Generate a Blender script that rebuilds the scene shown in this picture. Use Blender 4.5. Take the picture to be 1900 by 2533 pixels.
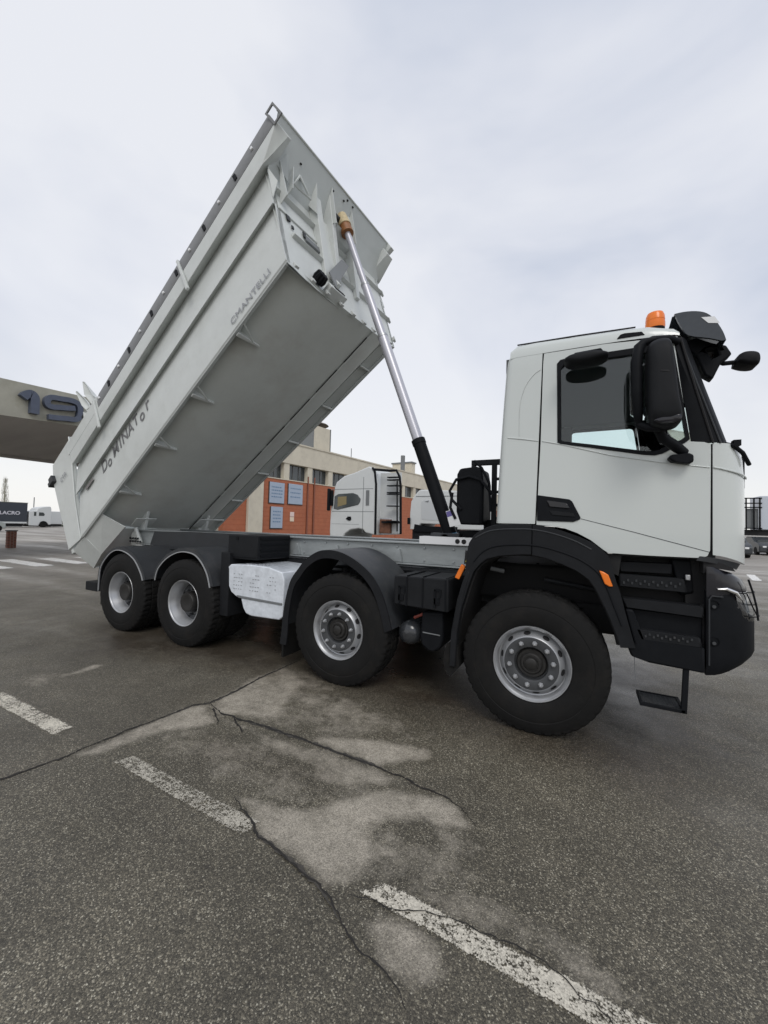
import bpy, bmesh, math, random
from mathutils import Vector, Matrix
from mathutils.geometry import tessellate_polygon
random.seed(7)
R = math.radians
for o in list(bpy.data.objects): bpy.data.objects.remove(o)
SC = bpy.context.scene
COL = SC.collection

# ------------------------------------------------------------------ camera, sky, sun, exposure
cam = bpy.data.cameras.new('camera'); co = bpy.data.objects.new('camera', cam); COL.objects.link(co)
yaw, pitch, roll = 0.4751, 0.0324, 0.0263
f = Vector((-math.sin(yaw)*math.cos(pitch), math.cos(yaw)*math.cos(pitch), math.sin(pitch)))
r0 = Vector((math.cos(yaw), math.sin(yaw), 0)); u0 = r0.cross(f)
rr = r0*math.cos(roll) + u0*math.sin(roll); uu = -r0*math.sin(roll) + u0*math.cos(roll)
M = Matrix.Identity(4)
for i in range(3):
    M[i][0] = rr[i]; M[i][1] = uu[i]; M[i][2] = -f[i]
M[0][3], M[1][3], M[2][3] = 0.386, -3.3948, 1.6356
co.matrix_world = M
cam.sensor_fit = 'VERTICAL'; cam.sensor_height = 36.0; cam.lens = 36.0*975.5/2533
cam.clip_start = 0.05; cam.clip_end = 3000
SC.camera = co

SUN_EL, SUN_AZ = 46.0, 148.0      # azimuth: direction the light comes from, degrees clockwise from +Y
world = bpy.data.worlds.new("World"); SC.world = world; world.use_nodes = True
nt = world.node_tree; nt.nodes.clear()
def N(t, **k):
    n = nt.nodes.new(t)
    for a, b in k.items(): setattr(n, a, b)
    return n
out = N('ShaderNodeOutputWorld'); bg = N('ShaderNodeBackground'); bg.inputs['Strength'].default_value = 0.108
sky = N('ShaderNodeTexSky'); sky.sky_type = 'NISHITA'; sky.sun_disc = False
sky.sun_elevation = R(SUN_EL); sky.sun_rotation = R(SUN_AZ)
tc = N('ShaderNodeTexCoord'); mp = N('ShaderNodeMapping'); mp.inputs['Scale'].default_value = (1.0, 1.0, 1.7)
mp.inputs['Location'].default_value = (0.35, 0.2, 0.1)
n1 = N('ShaderNodeTexNoise'); n1.inputs['Scale'].default_value = 1.5; n1.inputs['Detail'].default_value = 5; n1.inputs['Roughness'].default_value = 0.5
n1.inputs['Distortion'].default_value = 0.35
rmp = N('ShaderNodeValToRGB')
rmp.color_ramp.elements[0].position = 0.36; rmp.color_ramp.elements[0].color = (5.5, 5.95, 6.95, 1)
rmp.color_ramp.elements[1].position = 0.60; rmp.color_ramp.elements[1].color = (7.85, 8.0, 8.45, 1)
e = rmp.color_ramp.elements.new(0.48); e.color = (6.9, 7.15, 7.85, 1)
sep = N('ShaderNodeSeparateXYZ'); hr = N('ShaderNodeMapRange')
hr.inputs['From Min'].default_value = 0.0; hr.inputs['From Max'].default_value = 0.38
mx = N('ShaderNodeMixRGB'); mx.inputs[1].default_value = (8.7, 8.6, 8.45, 1)   # whiter towards the horizon
mx2 = N('ShaderNodeMixRGB'); mx2.inputs[0].default_value = 0.90
L = nt.links.new
L(tc.outputs['Generated'], mp.inputs['Vector']); L(mp.outputs[0], n1.inputs['Vector'])
L(tc.outputs['Generated'], sep.inputs[0])
dr_ = N('ShaderNodeVectorMath'); dr_.operation = 'DOT_PRODUCT'; dr_.inputs[1].default_value = (0.62, 0.45, 0.35); L(tc.outputs['Generated'], dr_.inputs[0])
dm_ = N('ShaderNodeMapRange'); dm_.inputs['From Min'].default_value = 0.0; dm_.inputs['From Max'].default_value = 1.0; dm_.inputs['To Min'].default_value = 0.08; dm_.inputs['To Max'].default_value = -0.15
L(dr_.outputs['Value'], dm_.inputs['Value']); ad_ = N('ShaderNodeMath'); ad_.operation = 'ADD'; L(dm_.outputs[0], ad_.inputs[0]); L(n1.outputs['Fac'], ad_.inputs[1]); L(ad_.outputs[0], rmp.inputs[0]); L(sep.outputs['Z'], hr.inputs['Value']); L(hr.outputs[0], mx.inputs[0]); L(rmp.outputs[0], mx.inputs[2])
L(sky.outputs[0], mx2.inputs[1]); L(mx.outputs[0], mx2.inputs[2]); L(mx2.outputs[0], bg.inputs[0]); L(bg.outputs[0], out.inputs[0])

sl = bpy.data.lights.new('sun', 'SUN'); sl.energy = 1.1; sl.angle = R(25); sl.color = (1, 0.96, 0.9)
so = bpy.data.objects.new('sun', sl); COL.objects.link(so)
d = Vector((math.sin(R(SUN_AZ))*math.cos(R(SUN_EL)), math.cos(R(SUN_AZ))*math.cos(R(SUN_EL)), math.sin(R(SUN_EL))))
so.rotation_euler = d.to_track_quat('Z', 'Y').to_euler(); so.location = (0, 0, 20)
SC.view_settings.view_transform = 'Standard'; SC.view_settings.look = 'None'
SC.view_settings.exposure = 0.07; SC.view_settings.gamma = 1
SC.render.resolution_x = 768; SC.render.resolution_y = 1024

# ------------------------------------------------------------------ materials
def mat(name, col, rough=0.5, metal=0.0, noise=0.0, nscale=6.0, bump=0.0, bscale=60.0, spec=0.5, coat=0.0, col2=None, c2amt=0.5, c2scale=4.0, stretch=None):
    m = bpy.data.materials.new(name); m.use_nodes = True
    t = m.node_tree; b = t.nodes['Principled BSDF']; lk = t.links.new
    b.inputs['Roughness'].default_value = rough; b.inputs['Metallic'].default_value = metal
    b.inputs['Specular IOR Level'].default_value = spec
    if coat: b.inputs['Coat Weight'].default_value = coat; b.inputs['Coat Roughness'].default_value = 0.05
    c = (*col, 1)
    if noise or col2 or bump:
        g = t.nodes.new('ShaderNodeNewGeometry')
        vec = g.outputs['Position']
        if stretch:
            mpn = t.nodes.new('ShaderNodeMapping'); mpn.inputs['Scale'].default_value = stretch
            lk(vec, mpn.inputs[0]); vec = mpn.outputs[0]
        n = t.nodes.new('ShaderNodeTexNoise'); n.inputs['Scale'].default_value = nscale; n.inputs['Detail'].default_value = 6
        n.inputs['Roughness'].default_value = 0.65
        lk(vec, n.inputs['Vector'])
        mr = t.nodes.new('ShaderNodeMapRange'); mr.inputs['From Min'].default_value = 0.3; mr.inputs['From Max'].default_value = 0.7
        mr.inputs['To Min'].default_value = 1-noise; mr.inputs['To Max'].default_value = 1+noise
        lk(n.outputs['Fac'], mr.inputs['Value'])
        base = t.nodes.new('ShaderNodeRGB'); base.outputs[0].default_value = c; cs = base.outputs[0]
        if col2:
            n2 = t.nodes.new('ShaderNodeTexNoise'); n2.inputs['Scale'].default_value = c2scale; n2.inputs['Detail'].default_value = 8
            n2.inputs['Roughness'].default_value = 0.7; lk(vec, n2.inputs['Vector'])
            rp = t.nodes.new('ShaderNodeMapRange'); rp.inputs['From Min'].default_value = 0.5; rp.inputs['From Max'].default_value = 0.72
            rp.inputs['To Max'].default_value = c2amt; lk(n2.outputs['Fac'], rp.inputs['Value'])
            mm = t.nodes.new('ShaderNodeMixRGB'); lk(rp.outputs[0], mm.inputs[0]); lk(cs, mm.inputs[1]); mm.inputs[2].default_value = (*col2, 1); cs = mm.outputs[0]
        ml = t.nodes.new('ShaderNodeVectorMath'); ml.operation = 'SCALE'; lk(cs, ml.inputs[0]); lk(mr.outputs[0], ml.inputs['Scale'])
        lk(ml.outputs[0], b.inputs['Base Color'])
        ra = t.nodes.new('ShaderNodeMapRange'); ra.inputs['To Min'].default_value = max(0.02, rough-0.08); ra.inputs['To Max'].default_value = min(1, rough+0.1)
        lk(n.outputs['Fac'], ra.inputs['Value']); lk(ra.outputs[0], b.inputs['Roughness'])
        if bump:
            n3 = t.nodes.new('ShaderNodeTexNoise'); n3.inputs['Scale'].default_value = bscale; n3.inputs['Detail'].default_value = 4; lk(vec, n3.inputs['Vector'])
            bp_ = t.nodes.new('ShaderNodeBump'); bp_.inputs['Strength'].default_value = bump; bp_.inputs['Distance'].default_value = 0.01
            lk(n3.outputs['Fac'], bp_.inputs['Height']); lk(bp_.outputs[0], b.inputs['Normal'])
    else:
        b.inputs['Base Color'].default_value = c
    return m
CAB = mat('cab_paint', (.565, .60, .585), .25, coat=.6)
BODY = mat('body_paint', (.575, .60, .585), .38, noise=.05, nscale=4, bump=.05, bscale=8, col2=(.46, .48, .45), c2amt=.35, c2scale=2.5)
BODYD = mat('body_inner_paint', (.50, .53, .52), .5, noise=.05, nscale=4, bump=.05, bscale=10)
HULL = mat('hull_paint', (.60, .63, .61), .45, noise=.06, nscale=1.6, bump=.06, bscale=3, col2=(.46, .45, .42), c2amt=.5, c2scale=1.2)
STRIP = mat('cover_fabric', (.19, .195, .20), .7, noise=.1, nscale=12)
BLK = mat('black_plastic', (.010, .011, .013), .5, noise=.15, nscale=9, bump=.12, bscale=260, spec=.08)
BLK2 = mat('grey_black_plastic', (.015, .016, .018), .55, noise=.15, nscale=7, bump=.1, bscale=240, spec=.12)
GLOSS = mat('gloss_black', (.012, .012, .016), .18)
DARK = mat('dark_underside', (.01, .01, .011), .8)
GUARD = mat('mudguard_plastic', (.035, .038, .042), .5, spec=.3, noise=.12, nscale=5, bump=.06, bscale=120, col2=(.09, .085, .08), c2amt=.4, c2scale=6)
EDGE = mat('edge_trim', (.33, .34, .35), .45)
RUB = mat('rubber', (.009, .009, .009), .78, spec=.22, noise=.2, nscale=8, col2=(.024, .021, .018), c2amt=.5, c2scale=5, bump=.15, bscale=150)
RIM = mat('rim_steel', (.42, .43, .445), .36, .6, noise=.08, nscale=12)
RIMD = mat('rim_grey', (.055, .058, .062), .45, .1, noise=.1, nscale=20)
HUB = mat('hub_black', (.022, .021, .02), .5, .2, noise=.3, nscale=20)
CHAS = mat('subframe_steel', (.33, .355, .36), .42, .35, noise=.15, nscale=6, col2=(.22, .24, .25), c2amt=.6, c2scale=5, stretch=(.5, 1, 1.6))
CHD = mat('chassis_dark', (.028, .031, .035), .5, .2, noise=.2, nscale=6)
WHT = mat('white_plate', (.75, .76, .77), .4)
CHR = mat('chrome_cylinder', (.50, .50, .545), .35, .35)
GRY = mat('plain_grey', (.16, .17, .175), .5)
ORG = mat('orange_lens', (.85, .20, .02), .25)
YEL = mat('yellow_label', (.62, .56, .06), .5)
CREAM = mat('cream_wrap', (.55, .45, .27), .6, noise=.2, nscale=30)
BRN = mat('brown_grease', (.25, .10, .03), .45, noise=.3, nscale=40)
BLUE = mat('blue_fitting', (.10, .28, .45), .4)
PRT = mat('print_grey', (.155, .155, .16), .5)
PRTL = mat('print_light', (.30, .31, .33), .5)
BRICK = mat('orange_brick', (.40, .135, .068), .8, noise=.12, nscale=3, bump=.2, bscale=40, col2=(.35, .10, .05), c2amt=.5, c2scale=.6)
BEIGE = mat('beige_concrete', (.60, .555, .455), .85, noise=.07, nscale=1.2, col2=(.42, .38, .31), c2amt=.5, c2scale=1.5)
CONC = mat('portal_concrete', (.36, .35, .295), .85, noise=.12, nscale=1.4, col2=(.26, .25, .19), c2amt=.7, c2scale=1.6)
WGL = mat('dark_window', (.045, .055, .06), .1, spec=.8)
SIGN = mat('sign_panel', (.36, .43, .53), .5, noise=.05)
SIGT = mat('sign_text', (.16, .24, .36), .6)
WTRK = mat('white_truck_paint', (.60, .62, .62), .35, noise=.03)
PAPER = mat('wrap_film', (.66, .70, .75), .22, noise=.12, nscale=14, bump=.7, bscale=10, coat=.5, col2=(.48, .51, .54), c2amt=.5, c2scale=6)
RED = mat('red_lens', (.35, .02, .015), .3)
LEAF = mat('far_foliage', (.06, .075, .045), .9, noise=.3, nscale=2)
BARE = mat('bare_branches', (.30, .29, .23), .9)
NAVY = mat('navy_curtain', (.035, .042, .055), .6, noise=.1)
CARD = mat('dark_car_paint', (.04, .045, .05), .3)
DIGIT = mat('digit_blue_grey', (.075, .09, .13), .5, noise=.12, nscale=5)

def glass(name, col, mixf, rough=.02):
    m = bpy.data.materials.new(name); m.use_nodes = True; t = m.node_tree; t.nodes.clear()
    o = t.nodes.new('ShaderNodeOutputMaterial'); g = t.nodes.new('ShaderNodeBsdfGlossy'); g.inputs['Roughness'].default_value = rough
    tr = t.nodes.new('ShaderNodeBsdfTransparent'); tr.inputs[0].default_value = (*col, 1)
    fr = t.nodes.new('ShaderNodeFresnel'); fr.inputs[0].default_value = 1.5
    ad = t.nodes.new('ShaderNodeMath'); ad.operation = 'ADD'; ad.inputs[1].default_value = mixf
    mi = t.nodes.new('ShaderNodeMixShader'); l = t.links.new
    l(fr.outputs[0], ad.inputs[0]); l(ad.outputs[0], mi.inputs[0]); l(tr.outputs[0], mi.inputs[1]); l(g.outputs[0], mi.inputs[2]); l(mi.outputs[0], o.inputs[0])
    return m
GLS = glass('window_glass', (.93, .985, .98), .01)
LENS = glass('lamp_lens', (.85, .88, .9), .12)

# ------------------------------------------------------------------ mesh builder
class MB:
    def __init__(s, T=None): s.v = []; s.f = []; s.T = T
    def add(s, vs, fs):
        n = len(s.v)
        for p in vs:
            p = Vector(p)
            s.v.append(s.T(p) if s.T else p)
        s.f += [tuple(i+n for i in q) for q in fs]; return s
    def box(s, a, b):
        x0, y0, z0 = a; x1, y1, z1 = b
        return s.add([(x0,y0,z0),(x1,y0,z0),(x1,y1,z0),(x0,y1,z0),(x0,y0,z1),(x1,y0,z1),(x1,y1,z1),(x0,y1,z1)],
                     [(0,3,2,1),(4,5,6,7),(0,1,5,4),(1,2,6,5),(2,3,7,6),(3,0,4,7)])
    def hexa(s, lo, hi):      # two quads (4 pts each) joined
        return s.add(list(lo)+list(hi), [(3,2,1,0),(4,5,6,7),(0,1,5,4),(1,2,6,5),(2,3,7,6),(3,0,4,7)])
    def prism(s, poly, axis, a, b, holes=()):
        """poly in the two other axes (in xyz order), extruded along axis from a to b"""
        def P(q, t):
            q = list(q); q.insert('xyz'.index(axis), t); return tuple(q)
        loops = [list(poly)] + [list(h) for h in holes]
        flat = [q for l in loops for q in l]; n = len(flat)
        tri = tessellate_polygon([[Vector((q[0], q[1], 0)) for q in l] for l in loops])
        vs = [P(q, a) for q in flat] + [P(q, b) for q in flat]
        fs = [tuple(t) for t in tri] + [tuple(i+n for i in reversed(t)) for t in tri]
        k = 0
        for l in loops:
            m = len(l)
            for i in range(m): fs.append((k+i, k+(i+1) % m, k+(i+1) % m+n, k+i+n))
            k += m
        return s.add(vs, fs)
    def tube(s, path, r, n=10, cap=True):
        path = [Vector(p) for p in path]; rs = r if isinstance(r, (list, tuple)) else [r]*len(path)
        vs = []; fs = []; prev = None
        for i, p in enumerate(path):
            t = (path[min(i+1, len(path)-1)] - path[max(i-1, 0)]).normalized()
            if prev is None: a = t.orthogonal().normalized()
            else: a = (prev - t*prev.dot(t)).normalized()
            prev = a; b = t.cross(a)
            vs += [p + (a*math.cos(2*math.pi*k/n) + b*math.sin(2*math.pi*k/n))*rs[i] for k in range(n)]
        for i in range(len(path)-1):
            for k in range(n): fs.append((i*n+k, i*n+(k+1) % n, (i+1)*n+(k+1) % n, (i+1)*n+k))
        if cap: fs += [tuple(range(n))[::-1], tuple(range((len(path)-1)*n, len(path)*n))]
        return s.add(vs, fs)
    def lathe(s, prof, c, axis='y', n=48, mod=None):
        """prof: (axial, radius) pairs"""
        vs = []; fs = []; c = Vector(c)
        for i, (a, r) in enumerate(prof):
            for k in range(n):
                rr_ = r + (mod(i, k) if mod else 0); th = 2*math.pi*k/n
                if axis == 'y': q = Vector((rr_*math.cos(th), a, rr_*math.sin(th)))
                elif axis == 'z': q = Vector((rr_*math.cos(th), rr_*math.sin(th), a))
                else: q = Vector((a, rr_*math.cos(th), rr_*math.sin(th)))
                vs.append(c+q)
        for i in range(len(prof)-1):
            for k in range(n): fs.append((i*n+k, i*n+(k+1) % n, (i+1)*n+(k+1) % n, (i+1)*n+k))
        return s.add(vs, fs)
    def grid(s, rows):        # list of equal-length point rows
        n = len(rows[0]); fs = []
        for i in range(len(rows)-1):
            for k in range(n-1): fs.append((i*n+k, i*n+k+1, (i+1)*n+k+1, (i+1)*n+k))
        return s.add([p for r in rows for p in r], fs)
    def band(s, path, y0, y1, th, inner=None):
        """sheet along path (x,z) between y0 and y1, thickness th below it"""
        n = len(path); vs = []
        nor = []
        for i in range(n):
            a = Vector(path[max(i-1, 0)]); b = Vector(path[min(i+1, n-1)]); t = (b-a).normalized(); nor.append(Vector((t.y, -t.x)))
        o = [Vector(p) for p in path]; q = [o[i]+nor[i]*th for i in range(n)]
        for i in range(n): vs += [(o[i].x, y0, o[i].y), (o[i].x, y1, o[i].y), (q[i].x, y1, q[i].y), (q[i].x, y0, q[i].y)]
        fs = []
        for i in range(n-1):
            for k in range(4): fs.append((i*4+k, i*4+(k+1) % 4, (i+1)*4+(k+1) % 4, (i+1)*4+k))
        fs += [(0,1,2,3), tuple((n-1)*4+k for k in (3,2,1,0))]
        return s.add(vs, fs)
    def mesh(s, name, m, ang=None):
        me = bpy.data.meshes.new(name); me.from_pydata([tuple(p) for p in s.v], [], s.f); me.update()
        bm = bmesh.new(); bm.from_mesh(me)
        bmesh.ops.recalc_face_normals(bm, faces=bm.faces); bm.to_mesh(me); bm.free()
        me.materials.append(m)
        if ang is not None:
            for p in me.polygons: p.use_smooth = True
            me.set_sharp_from_angle(angle=R(ang))
        return me
    def build(s, name, m, parent=None, ang=None, bevel=0, seg=2):
        me = s.mesh(name, m, ang if ang is not None else (35 if bevel else None))
        o = bpy.data.objects.new(name, me); COL.objects.link(o)
        if bevel:
            b = o.modifiers.new('bevel', 'BEVEL'); b.width = bevel; b.segments = seg; b.limit_method = 'ANGLE'; b.angle_limit = R(35); b.harden_normals = False
        if parent: setp(o, parent)
        return o
def worldloc(o):
    v = Vector(o.location)
    if o.parent: v = v + Vector(o.parent.get('_w', (0, 0, 0))) if False else v
    return v
def setp(o, parent):
    o.parent = parent; o.matrix_parent_inverse = WM[parent.name].inverted()
    WM[o.name] = Matrix.Identity(4)
class _W(dict):
    def __missing__(s, k): return Matrix.Identity(4)
WM = _W()
def thing(name, label, cat, loc=(0,0,0), group=None):
    o = bpy.data.objects.new(name, None); COL.objects.link(o); o.location = loc; o.empty_display_size = .2
    o['label'] = label; o['category'] = cat
    if group: o['group'] = group
    WM[o.name] = Matrix.Translation(Vector(loc)); return o
def tag(o, label=None, cat=None, group=None, kind=None):
    if label: o['label'] = label
    if cat: o['category'] = cat
    if group: o['group'] = group
    if kind: o['kind'] = kind
    return o
def sub(name, parent, loc=(0,0,0)):      # an empty part
    o = bpy.data.objects.new(name, None); COL.objects.link(o); o.location = loc; o.empty_display_size = .1
    o.parent = parent; o.matrix_parent_inverse = WM[parent.name].inverted(); WM[o.name] = Matrix.Translation(Vector(loc)); return o
def text(name, s, size, m, parent, matrix, ext=.004, align='CENTER', xs=1, shear=0, bold=0):
    c = bpy.data.curves.new(name, 'FONT'); c.body = s; c.size = size; c.extrude = ext; c.align_x = align; c.offset = bold; c.shear = shear
    t = bpy.data.objects.new('tmp', c); COL.objects.link(t); bpy.context.view_layer.update()
    me = bpy.data.meshes.new_from_object(t); bpy.data.objects.remove(t)
    me.name = name; me.transform(matrix @ Matrix.Diagonal((xs, 1, 1, 1))); me.materials.clear(); me.materials.append(m)
    o = bpy.data.objects.new(name, me); COL.objects.link(o); setp(o, parent); return o
def frame(o, x, y, z=None):
    x = Vector(x).normalized(); y = Vector(y); y = (y - x*y.dot(x)).normalized(); z = x.cross(y)
    m_ = Matrix.Identity(4)
    for i in range(3): m_[i][0] = x[i]; m_[i][1] = y[i]; m_[i][2] = z[i]; m_[i][3] = o[i]
    return m_

# ================================================================== GROUND
def seg_d(px, py, a, b):
    dx, dy = b[0]-a[0], b[1]-a[1]; t = ((px-a[0])*dx+(py-a[1])*dy)/(dx*dx+dy*dy+1e-12); t = max(0, min(1, t))
    return math.hypot(px-a[0]-t*dx, py-a[1]-t*dy)
def inside(px, py, poly):
    c = False; n = len(poly); j = n-1
    for i in range(n):
        if (poly[i][1] > py) != (poly[j][1] > py) and px < (poly[j][0]-poly[i][0])*(py-poly[i][1])/(poly[j][1]-poly[i][1])+poly[i][0]: c = not c
        j = i
    return c
def sdf(px, py, poly):
    d_ = min(seg_d(px, py, poly[i], poly[(i+1) % len(poly)]) for i in range(len(poly)))
    return -d_ if inside(px, py, poly) else d_
# pale dusty stains left between the cracks (their own outline on the tarmac)
STAINS = [
 ([(-2.59,-0.91),(-2.70,-0.17),(-2.62,0.09),(-2.16,-0.07),(-2.03,-0.46),(-1.91,-0.81),(-2.08,-0.91),(-2.39,-1.00)], 0.85, 0.05),
 ([(-2.70,-0.17),(-2.26,0.18),(-1.68,-0.13),(-1.13,-0.31),(-0.66,-0.40),(-1.06,-0.67),(-1.46,-0.90),(-1.71,-0.88),(-2.06,-0.93)], 0.5, 0.12),
 ([(-1.46,-0.90),(-1.04,-0.70),(-0.62,-0.61),(-0.55,-0.71),(-0.72,-0.83),(-0.89,-0.97),(-1.19,-0.97)], 0.9, 0.035),
 ([(-2.70,-1.87),(-2.71,-1.59),(-2.71,-1.28),(-2.71,-1.06),(-2.59,-0.93),(-2.28,-1.12),(-2.37,-1.26),(-2.50,-1.42),(-2.56,-1.62),(-2.61,-1.82)], 0.85, 0.035),
 ([(-2.32,-1.05),(-2.02,-1.02),(-1.69,-1.08),(-1.28,-0.99),(-0.97,-1.01),(-0.69,-1.05),(-0.85,-1.20),(-1.06,-1.30),(-1.19,-1.28),(-1.22,-1.19),(-1.53,-1.17),(-1.85,-1.09)], 0.8, 0.04),
 ([(-2.58,-1.43),(-2.22,-1.14),(-1.32,-1.21),(-1.12,-1.33),(-0.66,-1.07),(-0.69,-1.19),(-1.05,-1.55),(-1.45,-1.62),(-2.00,-1.54),(-2.35,-1.57)], 0.4, 0.08),
 ([(-1.47,-1.63),(-1.26,-1.60),(-1.07,-1.57),(-0.96,-1.44),(-0.71,-1.15),(-0.49,-1.08),(-0.30,-1.06),(-0.16,-1.20),(-0.28,-1.27),(-0.50,-1.31),(-0.64,-1.43),(-0.61,-1.53),(-0.44,-1.54),(-0.52,-1.65),(-0.53,-1.76),(-0.57,-1.83),(-0.63,-1.86),(-0.75,-1.85),(-0.92,-1.80),(-1.12,-1.78),(-1.30,-1.69)], 1.0, 0.04),
 ([(-0.66,-1.44),(-0.16,-1.20),(-0.02,-1.52),(-0.15,-1.67),(-0.42,-1.71),(-0.57,-1.68)], 0.45, 0.1),
 ([(-0.28,-1.69),(-0.09,-1.59),(0.19,-1.53),(0.34,-1.60),(0.44,-1.66),(0.56,-1.69),(0.45,-1.75),(0.21,-1.71),(-0.06,-1.72)], 0.6, 0.06),
 ([(-0.48,-1.88),(-0.22,-1.83),(-0.07,-1.93),(-0.10,-2.02),(-0.26,-2.04),(-0.39,-1.96)], 0.8, 0.035),
 ([(-4.38,-1.23),(-4.44,-1.03),(-4.46,-.91),(-4.38,-.86),(-4.34,-.97),(-4.33,-1.09)], 1.0, .03),
 ([(-4.48,-1.59),(-4.66,-1.40),(-4.59,-1.27),(-4.42,-1.21),(-4.33,-1.38),(-4.27,-1.51)], .45, .06),
]
WET_SHADE = [([(-4.9,-.9),(-4.3,-.45),(-3.3,-.15),(-2.6,-.1),(-2.7,.6),(-6.5,.8),(-6.0,-.1)], .8, .25),  # damp patches, with the shade under the truck painted into the mask
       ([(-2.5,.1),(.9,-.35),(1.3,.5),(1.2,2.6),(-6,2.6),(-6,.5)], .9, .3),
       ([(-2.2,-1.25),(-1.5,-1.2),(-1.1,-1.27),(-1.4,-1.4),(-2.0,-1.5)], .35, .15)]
def ground():
    X0, X1, Y0, Y1, st = -7.0, 3.0, -3.0, 3.0, .04
    nx = int((X1-X0)/st)+1; ny = int((Y1-Y0)/st)+1
    xs = [X0+i*st for i in range(nx)]; ys = [Y0+i*st for i in range(ny)]
    big = [-900, -300, -100, -40, -20, -10]; bx = big + xs + [10, 20, 40, 100, 300, 900]; by = [-300, -100, -30, -10, -5] + ys + [6, 12, 25, 60, 150, 400, 1200]
    vs = [(x, y, 0) for y in by for x in bx]; n = len(bx)
    fs = [(j*n+i, j*n+i+1, (j+1)*n+i+1, (j+1)*n+i) for j in range(len(by)-1) for i in range(n-1)]
    me = bpy.data.meshes.new('ground'); me.from_pydata(vs, [], fs)
    a = me.attributes.new('stain', 'FLOAT', 'POINT'); w = me.attributes.new('damp_shade', 'FLOAT', 'POINT')
    bb = lambda P: (min(p[0] for p in P), max(p[0] for p in P), min(p[1] for p in P), max(p[1] for p in P))
    def val(x, y, S):
        m_ = 0
        for poly, k, soft in S:
            b = bb(poly)
            if x < b[0]-2*soft or x > b[1]+2*soft or y < b[2]-2*soft or y > b[3]+2*soft: continue
            so_ = soft*1.5; d_ = sdf(x, y, poly); t = max(0, min(1, .5-d_/(2*so_))); m_ = max(m_, k*t*t*(3-2*t))
        return m_
    for i, v in enumerate(vs):
        if X0 <= v[0] <= X1 and Y0 <= v[1] <= Y1:
            a.data[i].value = val(v[0], v[1], STAINS); w.data[i].value = val(v[0], v[1], WET_SHADE)
    m = bpy.data.materials.new('asphalt'); m.use_nodes = True; t = m.node_tree; b = t.nodes['Principled BSDF']; l = t.links.new
    nn = lambda ty: t.nodes.new(ty)
    g = nn('ShaderNodeNewGeometry'); P = g.outputs['Position']
    def noise(sc, det=5, ro=.6):
        q = nn('ShaderNodeTexNoise'); q.inputs['Scale'].default_value = sc; q.inputs['Detail'].default_value = det; q.inputs['Roughness'].default_value = ro; l(P, q.inputs['Vector']); return q.outputs['Fac']
    def mr(v, a0, a1, b0, b1):
        q = nn('ShaderNodeMapRange'); q.inputs['From Min'].default_value = a0; q.inputs['From Max'].default_value = a1; q.inputs['To Min'].default_value = b0; q.inputs['To Max'].default_value = b1; l(v, q.inputs['Value']); return q.outputs[0]
    def mix(fac, c1, c2, mode='MIX'):
        q = nn('ShaderNodeMixRGB'); q.blend_type = mode
        for s_, c in ((0, fac), (1, c1), (2, c2)):
            if isinstance(c, tuple): q.inputs[s_].default_value = (*c, 1)
            elif isinstance(c, (int, float)): q.inputs[s_].default_value = c
            else: l(c, q.inputs[s_])
        return q.outputs[0]
    def math_(op, x, y=None):
        q = nn('ShaderNodeMath'); q.operation = op
        for i_, c in enumerate((x, y)):
            if c is None: continue
            if isinstance(c, (int, float)): q.inputs[i_].default_value = c
            else: l(c, q.inputs[i_])
        q.use_clamp = False; return q.outputs[0]
    vo = nn('ShaderNodeTexVoronoi'); vo.inputs['Scale'].default_value = 185; l(P, vo.inputs['Vector'])
    vo2 = nn('ShaderNodeTexVoronoi'); vo2.inputs['Scale'].default_value = 240; l(P, vo2.inputs['Vector'])
    sp = nn('ShaderNodeSeparateColor'); l(vo.outputs['Color'], sp.inputs[0]); sp2 = nn('ShaderNodeSeparateColor'); l(vo2.outputs['Color'], sp2.inputs[0])
    # aggregate stones: mostly dark, some tan, a few pale
    cr = nn('ShaderNodeValToRGB'); els = cr.color_ramp.elements
    els[0].position = 0; els[0].color = (.048, .044, .034, 1); els[1].position = 1; els[1].color = (.76, .72, .58, 1)
    for p_, c_ in ((.35, (.080, .073, .056)), (.60, (.132, .119, .090)), (.80, (.23, .205, .15)), (.91, (.39, .35, .26)), (.97, (.60, .55, .43))):
        q = els.new(p_); q.color = (*c_, 1)
    l(sp.outputs[0], cr.inputs[0])
    sx0 = nn('ShaderNodeSeparateXYZ'); l(P, sx0.inputs[0])
    base = mix(.38, cr.outputs[0], mix(1, (.128, .114, .087), mr(sp2.outputs[1], 0, 1, .35, 1.75), 'MULTIPLY'))
    binder = mr(vo.outputs['Distance'], .0, .55, 1.12, .66)
    base = mix(1, base, binder, 'MULTIPLY')
    base = mix(1, base, mr(noise(.9, 6, .6), .3, .7, .78, 1.22), 'MULTIPLY')
    base = mix(mr(noise(5.5, 3, .5), .68, .74, 0, .45), base, (.035, .030, .026))
    base = mix(mr(math_('ADD', sx0.outputs['X'], mr(noise(4, 4, .6), .3, .7, -.02, .02)), -2.66, -2.62, .14, 0), base, (.06, .052, .045))
    base = mix(1, base, mr(noise(7, 5, .7), .3, .7, .88, 1.12), 'MULTIPLY')
    at = nn('ShaderNodeAttribute'); at.attribute_name = 'stain'; aw = nn('ShaderNodeAttribute'); aw.attribute_name = 'damp_shade'
    edge = math_('ADD', at.outputs['Fac'], math_('ADD', mr(noise(11, 12, .8), .25, .75, -.55, .42), mr(noise(3.1, 6, .65), .3, .7, -.42, .26)))
    sf = mr(edge, .10, .95, 0, .88)
    sfa = math_('MULTIPLY', sf, mr(at.outputs['Fac'], .02, .15, 0, 1))
    pale = mix(1, (.40, .362, .30), mr(sp.outputs[1], 0, 1, .62, 1.3), 'MULTIPLY')
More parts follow.
